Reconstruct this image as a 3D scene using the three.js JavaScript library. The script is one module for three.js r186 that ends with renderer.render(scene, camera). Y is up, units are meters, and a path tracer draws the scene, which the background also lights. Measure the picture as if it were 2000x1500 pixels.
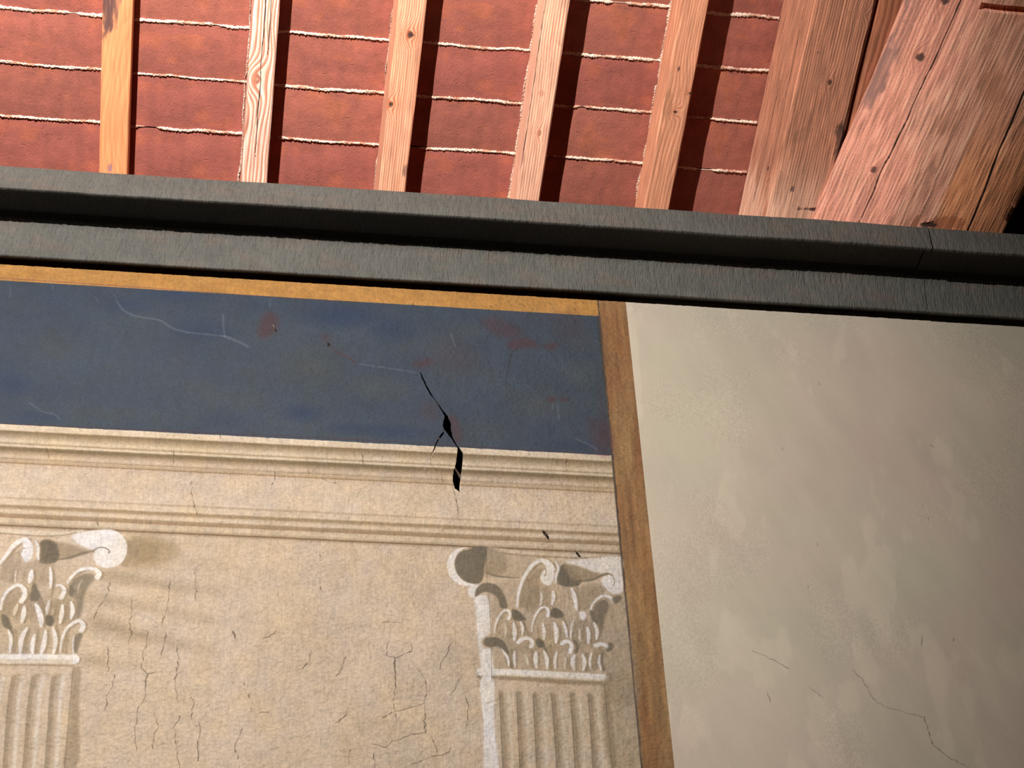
import * as THREE from 'three';
import { mergeGeometries, toCreasedNormals } from 'three/addons/utils/BufferGeometryUtils.js';
import { Brush, Evaluator, SUBTRACTION } from 'three-bvh-csg';

// ───────────────────────── camera, light, exposure ─────────────────────────
const scene = new THREE.Scene();
scene.background = new THREE.Color(0x000000);
const EYE = 1.6, DIST = 3.74;                       // eye height, distance from the frescoed wall (its face is z = 0)
const camera = new THREE.PerspectiveCamera(19.136, 4 / 3, 0.05, 50);
camera.position.set(0, EYE, DIST);
camera.rotation.order = 'YXZ';
camera.rotation.set(THREE.MathUtils.degToRad(39.819), THREE.MathUtils.degToRad(-10.238), THREE.MathUtils.degToRad(-3.424));
const renderer = new THREE.WebGLRenderer({ antialias: true });
renderer.toneMapping = THREE.LinearToneMapping;
renderer.toneMappingExposure = 1.0;
renderer.shadowMap.enabled = true;

const LAMP = new THREE.Vector3(-0.46, 4.56, 3.34);  // floodlight hung from the roof, to the left and in front of the wall
const LAMP_AIM = new THREE.Vector3(-0.75, 5.0, 0);
const lampLight = new THREE.SpotLight(new THREE.Color(1.0, 0.955, 0.90), 118, 0, THREE.MathUtils.degToRad(52), 1, 2);
lampLight.position.copy(LAMP);
lampLight.target.position.copy(LAMP_AIM);
lampLight.castShadow = true;
lampLight.shadow.radius = 0.6;
lampLight.name = 'floodlight_beam';
scene.add(lampLight, lampLight.target);

// ───────────────────────── helpers ─────────────────────────
const SLOPE = THREE.MathUtils.degToRad(14.55);      // pitch of the roof, rising away from the wall
const TILE_D = 4.625;                               // tile plane, perpendicular distance above the eye
const cs = Math.cos(SLOPE), sn = Math.sin(SLOPE);
const ROOF0 = new THREE.Vector3(0, EYE + TILE_D * cs, DIST - TILE_D * sn);
const roofPoint = (u, v, n) => new THREE.Vector3(u, ROOF0.y + v * sn - n * cs, ROOF0.z + v * cs + n * sn);   // n = depth below the tiles

function rng(seed) { let s = seed >>> 0; return () => { s = (s + 0x6d2b79f5) | 0; let t = Math.imul(s ^ (s >>> 15), 1 | s); t = (t + Math.imul(t ^ (t >>> 7), 61 | t)) ^ t; return ((t ^ (t >>> 14)) >>> 0) / 4294967296; }; }
const PERM = new Float32Array(65536); { const r = rng(77); for (let i = 0; i < 65536; i++) PERM[i] = r(); }
const cell = (x, y) => PERM[((x * 73 + y * 8179) ^ (y << 3)) & 65535];
function vn(x, y) { const xi = Math.floor(x), yi = Math.floor(y); let fx = x - xi, fy = y - yi; fx = fx * fx * (3 - 2 * fx); fy = fy * fy * (3 - 2 * fy); const a = cell(xi, yi), b = cell(xi + 1, yi), c = cell(xi, yi + 1), d = cell(xi + 1, yi + 1); return a + (b - a) * fx + (c - a) * fy + (a - b - c + d) * fx * fy; }
function fbm(x, y, o = 4) { let s = 0, a = 0.5, t = 0; for (let i = 0; i < o; i++) { s += a * vn(x, y); t += a; a *= 0.5; x = x * 2.03 + 17.3; y = y * 2.03 + 9.1; } return s / t; }
const sm = (a, b, x) => { const t = Math.min(1, Math.max(0, (x - a) / (b - a))); return t * t * (3 - 2 * t); };
const mix = (a, b, t) => a + (b - a) * t;
const clamp255 = (x) => x < 0 ? 0 : x > 255 ? 255 : x;

const taken = new Map();
function numbered(name) { const k = taken.get(name) ?? 0; taken.set(name, k + 1); return k ? name + '_' + String(k).padStart(3, '0') : name; }
function add(o, name, parent = scene) { o.name = parent === scene ? numbered(name) : name; parent.add(o); o.traverse((m) => { if (m.isMesh) { m.castShadow = true; m.receiveShadow = true; } }); return o; }
const mesh = (name, geometry, material, parent) => add(new THREE.Mesh(geometry, material), name, parent);
function tag(o, label, category, group, kind) { o.userData.label = label; o.userData.category = category; if (group) o.userData.group = group; if (kind) o.userData.kind = kind; return o; }
const structure = (o, label) => { o.userData.kind = 'structure'; if (label) o.userData.label = label; return o; };
function canvas(w, h) { const c = document.createElement('canvas'); c.width = w; c.height = h; return c; }
function texture(c, color, wrap = THREE.MirroredRepeatWrapping) { const t = new THREE.CanvasTexture(c); t.wrapS = t.wrapT = wrap; t.magFilter = THREE.LinearFilter; if (color) t.colorSpace = THREE.SRGBColorSpace; return t; }
function pixelTexture(w, h, f, color, wrap) {        // f(x, y) -> [r, g, b] 0..255, row 0 at the top
  const c = canvas(w, h), g = c.getContext('2d'), im = g.createImageData(w, h), d = im.data;
  for (let y = 0, i = 0; y < h; y++) for (let x = 0; x < w; x++, i += 4) { const p = f(x, y); d[i] = clamp255(p[0]); d[i + 1] = clamp255(p[1]); d[i + 2] = clamp255(p[2]); d[i + 3] = 255; }
  g.putImageData(im, 0, 0);
  return texture(c, color, wrap);
}

// ───────────────────────── the fresco: a flat painting, drawn in millimetres of wall ─────────────────────────
// An illusionistic mural: cornice, capitals and their drop shades are brushwork in the photograph, so they are pigment here.
// Rows: [pigment, width (0 = filled shape), softness, opacity, taper, x, y, x, y ...]; x from the wall's axis, y above eye height.
const PIGMENT = { w: [240, 229, 207], c: [224, 206, 172], m: [158, 135, 100], l: [190, 166, 130], d: [112, 99, 74], o: [172, 145, 96], k: [92, 74, 55], p: [186, 172, 168], r: [124, 62, 66], b: [50, 72, 108], g: [112, 104, 100], v: [112, 90, 102] };
const rgba = (k, a = 1) => `rgba(${PIGMENT[k].join(',')},${a})`;
const P_capR = [
['m',0,6.0,0.45,0,843.7,2620.9,885.8,2623.1,885.1,2557.2,888.3,2371.9,827.4,2369.3,821.5,2441.9,817.7,2516.1],
['l',0,8.0,0.35,0,859.9,2528.9,879.2,2540.6,883.4,2449.9,886.0,2371.8,865.7,2370.9,860.6,2448.9],
['l',0,10.0,0.75,0,613.4,2631.2,669.5,2650.7,794.0,2640.6,838.2,2609.6,819.3,2443.1,605.3,2433.6,604.2,2516.7],
['m',0,8.0,0.4,0,617.7,2517.4,631.6,2523.4,827.7,2527.4,823.2,2497.6,616.5,2488.0],
['l',0,4.0,0.7,0,600.9,2722.7,672.5,2711.1,733.0,2708.8,741.1,2688.1,739.5,2660.0,669.7,2654.9,596.3,2663.6],
['m',3.5,1.5,0.9,0,600.9,2723.3,626.2,2716.2,672.5,2712.5,728.5,2711.3,787.0,2711.4,827.1,2714.7,879.5,2722.4],
['c',3.5,1.5,0.5,0,608.1,2728.8,635.8,2724.7,682.2,2720.1,728.9,2718.4,787.5,2718.8,827.5,2721.0],
['m',0,7.0,0.7,0,600.9,2722.7,640.0,2713.6,642.9,2674.4,623.8,2659.4,593.8,2657.9],
['w',0,1.2,1,0,563.9,2726.3,540.5,2720.0,525.7,2701.7,519.7,2679.0,522.6,2656.9,532.4,2640.8,549.2,2631.2,569.8,2630.3,576.9,2636.2,554.2,2641.9,540.9,2657.8,535.2,2682.6,541.3,2708.2,552.1,2720.0],
['d',0,2.0,0.95,0,566.0,2721.4,580.2,2728.7,601.1,2728.4,602.2,2708.7,595.8,2680.3,592.4,2652.2,586.2,2639.4,572.3,2636.0,554.2,2641.9,540.9,2657.8,535.2,2681.2,540.0,2702.5,550.8,2715.7],
['d',4.0,2.0,0.8,1,594.1,2667.6,614.5,2659.0,637.5,2656.0,667.4,2655.3],
['w',0,1.0,1,0,575.6,2633.4,565.2,2629.2,559.8,2617.4,562.1,2606.6,572.2,2601.1,574.9,2612.7,579.2,2623.9,584.8,2632.5],
['d',0,2.0,0.85,0,574.7,2606.7,577.6,2623.8,590.7,2637.7,609.1,2639.3,624.8,2630.4,634.3,2610.3,638.2,2580.9,626.1,2580.3,620.4,2601.3,610.4,2613.1,596.8,2617.1,585.1,2611.9,578.4,2602.7],
['w',0,2.4,1,0,574.6,2603.1,596.4,2608.3,602.4,2586.8,603.4,2554.3,602.1,2522.0,590.3,2508.0,583.2,2499.7,587.0,2481.4,600.5,2482.0,603.1,2463.6,603.5,2433.5,584.0,2432.7,579.1,2462.5,575.9,2515.4,574.9,2569.1],
['c',1.5,1.0,0.6,0,581.3,2599.3,581.5,2555.9,581.3,2515.6],
['c',1.5,1.0,0.6,0,587.0,2599.6,587.2,2556.2,587.0,2515.9],
['c',1.5,1.0,0.6,0,592.7,2599.9,592.8,2556.4,592.6,2516.2],
['c',1.5,1.0,0.6,0,598.9,2600.2,599.0,2556.7,598.7,2516.4],
['d',0,2.4,0.9,0,588.3,2502.1,597.1,2508.9,617.3,2507.2,627.2,2500.5,635.4,2483.6,639.6,2462.7,644.7,2440.6,634.6,2440.1,629.1,2467.5,623.0,2483.0,612.0,2487.3,598.4,2485.3,588.9,2488.8],
['w',6.0,1.0,1,1,623.0,2481.7,633.4,2462.4,635.7,2440.2],
['m',0,3.0,0.75,0,665.1,2584.5,671.5,2620.4,685.9,2654.4,703.2,2676.2,716.3,2681.1,708.9,2652.8,706.3,2625.0,698.4,2586.1],
['m',0,5.0,0.45,0,674.9,2574.1,681.4,2612.7,693.8,2629.8,724.1,2634.2,725.6,2579.3],
['w',10.9,1.2,1,2,658.1,2581.4,661.9,2611.7,671.6,2645.3,687.0,2676.8,701.9,2695.0,716.2,2701.4,729.5,2696.4,736.5,2680.8],
['w',0,1.2,1,0,713.9,2700.7,730.0,2698.2,738.3,2679.5,738.1,2659.9,731.6,2644.3,724.4,2639.2,714.3,2645.3,709.7,2658.4,713.6,2674.0,720.9,2681.4,722.9,2674.5,722.4,2687.1],
['m',2.0,1.0,0.8,0,710.7,2664.0,714.7,2674.0,720.9,2680.8,722.8,2673.1,719.9,2663.1],
['w',6.0,1.0,1,1,743.3,2701.7,748.8,2684.3,743.5,2665.8,739.5,2645.5],
['d',0,2.5,1,0,757.8,2693.2,749.6,2674.5,745.0,2654.7,747.3,2643.7,770.7,2638.8,787.2,2643.0,794.0,2654.5,792.3,2668.4,780.8,2681.8],
['m',0,6.0,0.85,0,760.2,2694.7,785.8,2693.3,820.1,2681.0,838.2,2673.0,828.0,2661.8,806.6,2654.6,783.1,2651.1],
['w',0,4.0,0.85,0,762.8,2699.9,798.5,2708.1,827.1,2714.2,879.8,2719.9,881.9,2687.2,878.0,2667.3,863.7,2669.3,852.5,2677.2,838.4,2675.8,820.0,2679.6,795.0,2691.0],
['d',3.7,2.0,0.9,0,783.2,2653.3,806.7,2656.3,825.8,2663.1,840.5,2672.3,852.4,2675.2,861.1,2666.9],
['w',0,1.2,1,0,839.9,2664.7,849.9,2673.1,861.8,2669.8,878.8,2668.7,880.3,2647.8,875.1,2630.3,860.8,2625.1,844.8,2636.2,836.3,2653.9],
['m',2.2,1.0,0.8,0,846.1,2669.8,853.6,2675.0,861.3,2668.6,863.1,2655.3,859.6,2646.7],
['m',0,5.0,0.6,0,794.0,2640.6,836.2,2645.5,839.1,2620.7,819.8,2611.4,806.5,2586.1,788.0,2585.1],
['d',0,3.0,0.75,0,812.7,2574.9,816.6,2592.0,826.4,2605.7,842.9,2609.3,847.2,2599.1,837.8,2571.2,826.5,2527.3,820.1,2517.6,820.3,2545.9,808.3,2561.6],
['w',8.0,1.2,1,2,807.3,2580.1,813.1,2597.3,824.5,2611.7,839.0,2620.1,851.7,2616.4,856.6,2607.2],
['d',0,3.0,0.8,0,854.0,2609.9,867.1,2622.1,875.3,2619.8,870.6,2607.9,859.0,2601.9],
['w',5.5,1.2,0.8,1,708.6,2625.1,710.0,2608.6,705.4,2587.8],
['w',7.5,1.0,1,1,734.1,2627.8,734.4,2612.6,729.7,2591.8],
['w',9.0,1.0,1,1,772.8,2636.7,778.2,2612.1,779.6,2580.6],
['m',5.0,2.0,0.9,1,784.2,2640.0,786.0,2607.0,786.6,2581.0],
['m',2.2,1.2,0.7,1,680.2,2623.6,680.4,2601.6,677.8,2576.9],
['m',2.2,1.2,0.7,1,687.8,2624.0,688.0,2602.0,685.4,2577.3],
['m',2.2,1.2,0.7,1,695.9,2624.4,696.1,2602.4,693.4,2577.7],
['m',2.2,1.2,0.7,1,749.1,2627.2,749.2,2605.1,746.3,2580.3],
['m',2.2,1.2,0.7,1,757.2,2627.6,757.3,2605.5,754.3,2580.7],
['m',2.2,1.2,0.7,1,766.5,2628.0,766.5,2606.0,763.6,2581.2],
['l',0,4.0,0.6,0,610.9,2517.0,619.3,2555.0,638.2,2569.5,651.8,2567.5,673.8,2552.3,671.4,2503.9,630.6,2502.0],
['w',7.0,1.2,1,2,609.9,2519.1,613.0,2538.6,621.8,2560.6,632.0,2573.5,640.2,2574.5,643.5,2566.5,639.7,2553.9],
['d',0,2.5,1,0,649.5,2577.7,661.6,2573.4,675.3,2553.7,664.6,2550.5,649.9,2552.5],
['m',6.0,2.0,0.9,0,669.1,2549.4,673.9,2530.8,680.1,2519.0],
['c',5.0,1.2,1,1,632.5,2544.9,633.2,2528.8,630.9,2508.6],
['w',8.5,1.0,1,1,649.7,2547.1,650.9,2524.3,648.7,2501.5],
['w',6.0,1.0,1,1,664.1,2549.7,667.4,2533.1,665.2,2515.6],
['m',2.5,1.0,0.8,1,641.6,2545.3,641.8,2523.9,640.8,2502.4],
['l',0,4.0,0.6,0,686.0,2523.3,697.3,2564.3,711.8,2578.6,727.7,2576.7,754.3,2561.7,759.8,2502.7,705.2,2500.1],
['w',7.0,1.2,1,2,685.0,2525.4,688.6,2547.6,698.8,2572.5,710.3,2585.6,719.0,2584.4,722.1,2574.2,720.2,2564.9],
['d',0,2.5,1,0,726.5,2575.2,735.1,2585.8,746.7,2580.3,753.5,2566.5,740.5,2560.4,726.6,2565.2],
['m',6.0,2.0,0.9,0,751.9,2560.2,757.9,2537.5,761.1,2522.8],
['w',7.0,1.0,1,1,708.9,2547.3,710.3,2527.1,708.9,2507.0],
['w',9.5,1.0,1,1,731.9,2551.1,735.4,2528.3,732.4,2500.1],
['w',6.5,1.0,1,1,749.8,2554.4,754.0,2537.3,756.4,2514.6],
['m',2.7,1.0,0.8,1,697.5,2548.1,698.2,2526.5,697.0,2505.1],
['m',2.7,1.0,0.8,1,721.6,2549.2,722.1,2527.7,720.9,2506.2],
['m',2.7,1.0,0.8,1,744.5,2550.3,745.0,2528.8,743.7,2507.3],
['w',0,1.2,1,0,784.6,2575.4,792.3,2580.4,798.1,2574.7,795.6,2561.0,789.6,2557.4,786.4,2567.3],
['w',5.5,1.0,1,1,771.9,2557.1,766.6,2537.9,762.7,2512.2],
['m',0,4.0,0.5,0,772.2,2554.4,806.7,2556.1,819.2,2537.7,816.9,2505.4,769.3,2508.5],
['d',7.5,2.5,0.85,0,809.6,2580.7,812.2,2568.6,816.9,2553.9],
['c',5.0,1.0,1,1,783.3,2538.7,782.0,2522.5,781.7,2506.4],
['w',8.0,1.0,1,1,798.5,2543.2,800.1,2526.0,798.4,2501.3],
['w',7.0,1.0,1,1,813.1,2554.8,818.1,2535.0,815.1,2512.0],
['m',2.5,1.0,0.8,1,792.4,2547.3,790.5,2525.6,790.6,2504.1],
['m',8.0,2.0,0.8,0,643.2,2481.3,644.5,2460.3,642.3,2437.9],
['m',8.0,2.0,0.8,0,683.4,2483.2,683.9,2462.0,683.1,2442.3],
['m',8.0,2.0,0.8,0,720.6,2492.9,722.6,2469.1,719.7,2438.7],
['m',8.0,2.0,0.8,0,794.5,2477.7,793.7,2459.1,790.8,2439.2],
['w',8.0,1.2,1,0,656.4,2498.6,667.1,2508.5,678.5,2509.5,685.3,2501.9,682.0,2490.0],
['d',0,2.0,1,0,699.4,2511.1,708.1,2503.5,708.3,2491.8,700.0,2488.2,692.0,2496.3,693.8,2507.6],
['d',5.5,2.0,0.7,0,708.1,2492.3,713.0,2479.2,716.7,2463.5],
['w',6.0,1.0,1,1,649.0,2480.3,647.0,2460.4,648.4,2438.7],
['c',6.0,1.0,1,1,669.3,2470.6,672.5,2458.9,673.3,2444.5],
['w',9.0,1.0,1,1,691.8,2479.6,689.6,2462.3,690.2,2440.0],
['w',8.0,1.0,1,1,706.9,2482.9,712.1,2463.3,711.6,2438.3],
['w',8.0,1.2,1,0,744.9,2500.1,753.2,2506.4,762.1,2502.8,763.8,2494.9,759.5,2480.8],
['d',7.5,2.0,0.8,0,770.3,2507.2,775.7,2495.4,772.1,2481.4],
['w',6.0,1.0,1,1,734.0,2481.5,728.3,2461.4,728.3,2439.1],
['c',6.5,1.0,1,1,750.0,2469.0,747.7,2454.4,746.8,2439.9],
['w',9.0,1.0,1,1,768.7,2475.2,763.9,2460.4,765.2,2438.1],
['w',8.0,1.0,1,1,783.9,2478.5,788.0,2461.5,783.2,2437.6],
['m',3.0,1.0,0.8,1,759.2,2476.1,756.9,2457.5,757.0,2440.4],
['m',0,3.0,0.6,0,805.0,2480.8,815.9,2490.6,829.5,2489.9,823.8,2473.7,814.8,2442.9,801.2,2442.3],
['w',9.0,1.2,1,0,811.9,2499.3,825.9,2503.1,836.9,2497.7],
['d',0,3.0,0.9,0,841.3,2509.7,849.1,2501.5,843.5,2487.4,833.3,2486.1,837.9,2498.3],
['w',5.5,1.0,1,1,803.9,2481.8,798.4,2462.0,798.8,2441.4],
['w',6.5,1.0,1,1,819.9,2477.2,817.1,2460.2,820.5,2440.6],
['d',5.0,2.5,0.7,0,826.6,2481.8,823.0,2463.1,825.9,2440.8],
['m',10.0,3.0,0.9,0,576.7,2414.9,604.5,2415.3,666.9,2414.2,756.2,2410.3,826.0,2411.2],
['w',14.4,1.5,1,0,577.8,2425.9,622.9,2428.4,712.3,2427.1,824.8,2425.0],
['c',4.0,1.5,0.8,0,577.6,2420.1,622.6,2421.6,712.0,2420.3,824.3,2418.5],
['m',0,4.0,0.8,0,833.6,2437.2,843.2,2429.8,839.4,2408.7,828.2,2409.5],
['w',0,1.5,0.9,0,575.2,2434.9,603.1,2436.1,602.8,2417.9,574.6,2417.9],
['m',3.5,1.5,0.8,0,574.5,2416.6,588.9,2414.9,602.3,2416.0],
['w',0,2.0,1,0,581.3,2415.2,600.5,2416.0,600.7,2308.7,600.4,2186.1,582.9,2185.5,580.4,2307.9],
['c',1.2,1.0,0.6,0,585.3,2407.9,584.8,2308.1,584.7,2211.1],
['c',1.2,1.0,0.6,0,590.6,2408.2,590.0,2308.3,589.9,2211.3],
['c',1.2,1.0,0.6,0,596.3,2408.4,595.7,2308.5,595.5,2211.5],
['m',0,3.0,0.75,0,824.4,2408.4,833.6,2416.3,832.1,2352.0,832.5,2217.7,826.2,2217.5],
['m',0,6.0,0.4,0,825.7,2425.9,876.6,2440.7,875.6,2219.3,826.2,2217.5],
['k',1.2,0.8,0.6,0,823.8,2408.4,824.5,2322.5,825.6,2217.5],
['m',8.1,3.0,0.75,0,618.0,2378.1,617.8,2309.4,617.5,2209.9],
['m',14.3,5.0,0.3,0,621.3,2376.3,621.2,2309.5,620.8,2210.1],
['k',1.2,0.8,0.7,0,614.2,2378.4,614.0,2309.3,613.8,2209.8],
['c',6.2,3.0,0.75,0,632.0,2374.3,632.5,2310.0,632.8,2210.5],
['m',5.2,4.0,0.4,0,616.0,2382.4,616.3,2368.7],
['m',8.1,3.0,0.75,0,652.0,2380.8,651.1,2310.7,650.0,2211.1],
['m',14.3,5.0,0.3,0,655.3,2378.9,654.5,2310.9,653.3,2211.2],
['k',1.2,0.8,0.7,0,648.2,2381.1,647.3,2310.6,646.2,2211.0],
['c',6.2,3.0,0.75,0,666.0,2376.9,665.8,2311.3,665.3,2211.7],
['m',5.2,4.0,0.4,0,650.0,2385.1,650.2,2371.4],
['m',8.1,3.0,0.75,0,684.4,2379.7,683.8,2312.0,682.7,2212.3],
['m',14.3,5.0,0.3,0,687.7,2377.9,687.2,2312.2,686.1,2212.4],
['k',1.2,0.8,0.7,0,680.6,2380.0,680.0,2311.9,679.0,2212.2],
['c',6.2,3.0,0.75,0,698.4,2375.9,698.6,2312.6,698.1,2212.9],
['m',5.2,4.0,0.4,0,682.5,2384.0,682.6,2370.3],
['m',8.1,3.0,0.75,0,720.5,2379.3,721.5,2313.5,721.6,2213.7],
['m',14.3,5.0,0.3,0,723.8,2377.4,724.9,2313.7,725.0,2213.8],
['k',1.2,0.8,0.7,0,716.7,2379.6,717.7,2313.4,717.9,2213.6],
['c',6.2,3.0,0.75,0,734.5,2375.4,736.3,2314.1,737.1,2214.3],
['m',5.2,4.0,0.4,0,718.6,2383.6,718.7,2369.9],
['m',8.1,3.0,0.75,0,758.4,2382.8,758.2,2315.0,757.1,2215.0],
['m',14.3,5.0,0.3,0,761.7,2381.0,761.6,2315.2,760.4,2215.1],
['k',1.2,0.8,0.7,0,754.6,2383.2,754.4,2314.9,753.3,2214.9],
['c',6.2,3.0,0.75,0,772.5,2379.0,773.1,2315.6,772.6,2215.6],
['m',5.2,4.0,0.4,0,756.6,2387.2,756.5,2373.4],
['m',8.1,3.0,0.75,0,793.8,2381.9,793.3,2316.4,791.6,2216.3],
['m',14.3,5.0,0.3,0,797.1,2380.0,796.7,2316.6,794.9,2216.4],
['k',1.2,0.8,0.7,0,790.0,2382.2,789.5,2316.3,787.8,2216.1],
['c',6.2,3.0,0.75,0,807.9,2378.0,808.2,2317.0,807.1,2216.8],
['m',5.2,4.0,0.4,0,792.0,2386.2,791.9,2372.4],
['k',1.0,0.6,0.6,0,601.0,2725.6,600.7,2647.1,602.4,2586.8,603.0,2516.7,600.8,2433.4,600.7,2403.5]];
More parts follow.
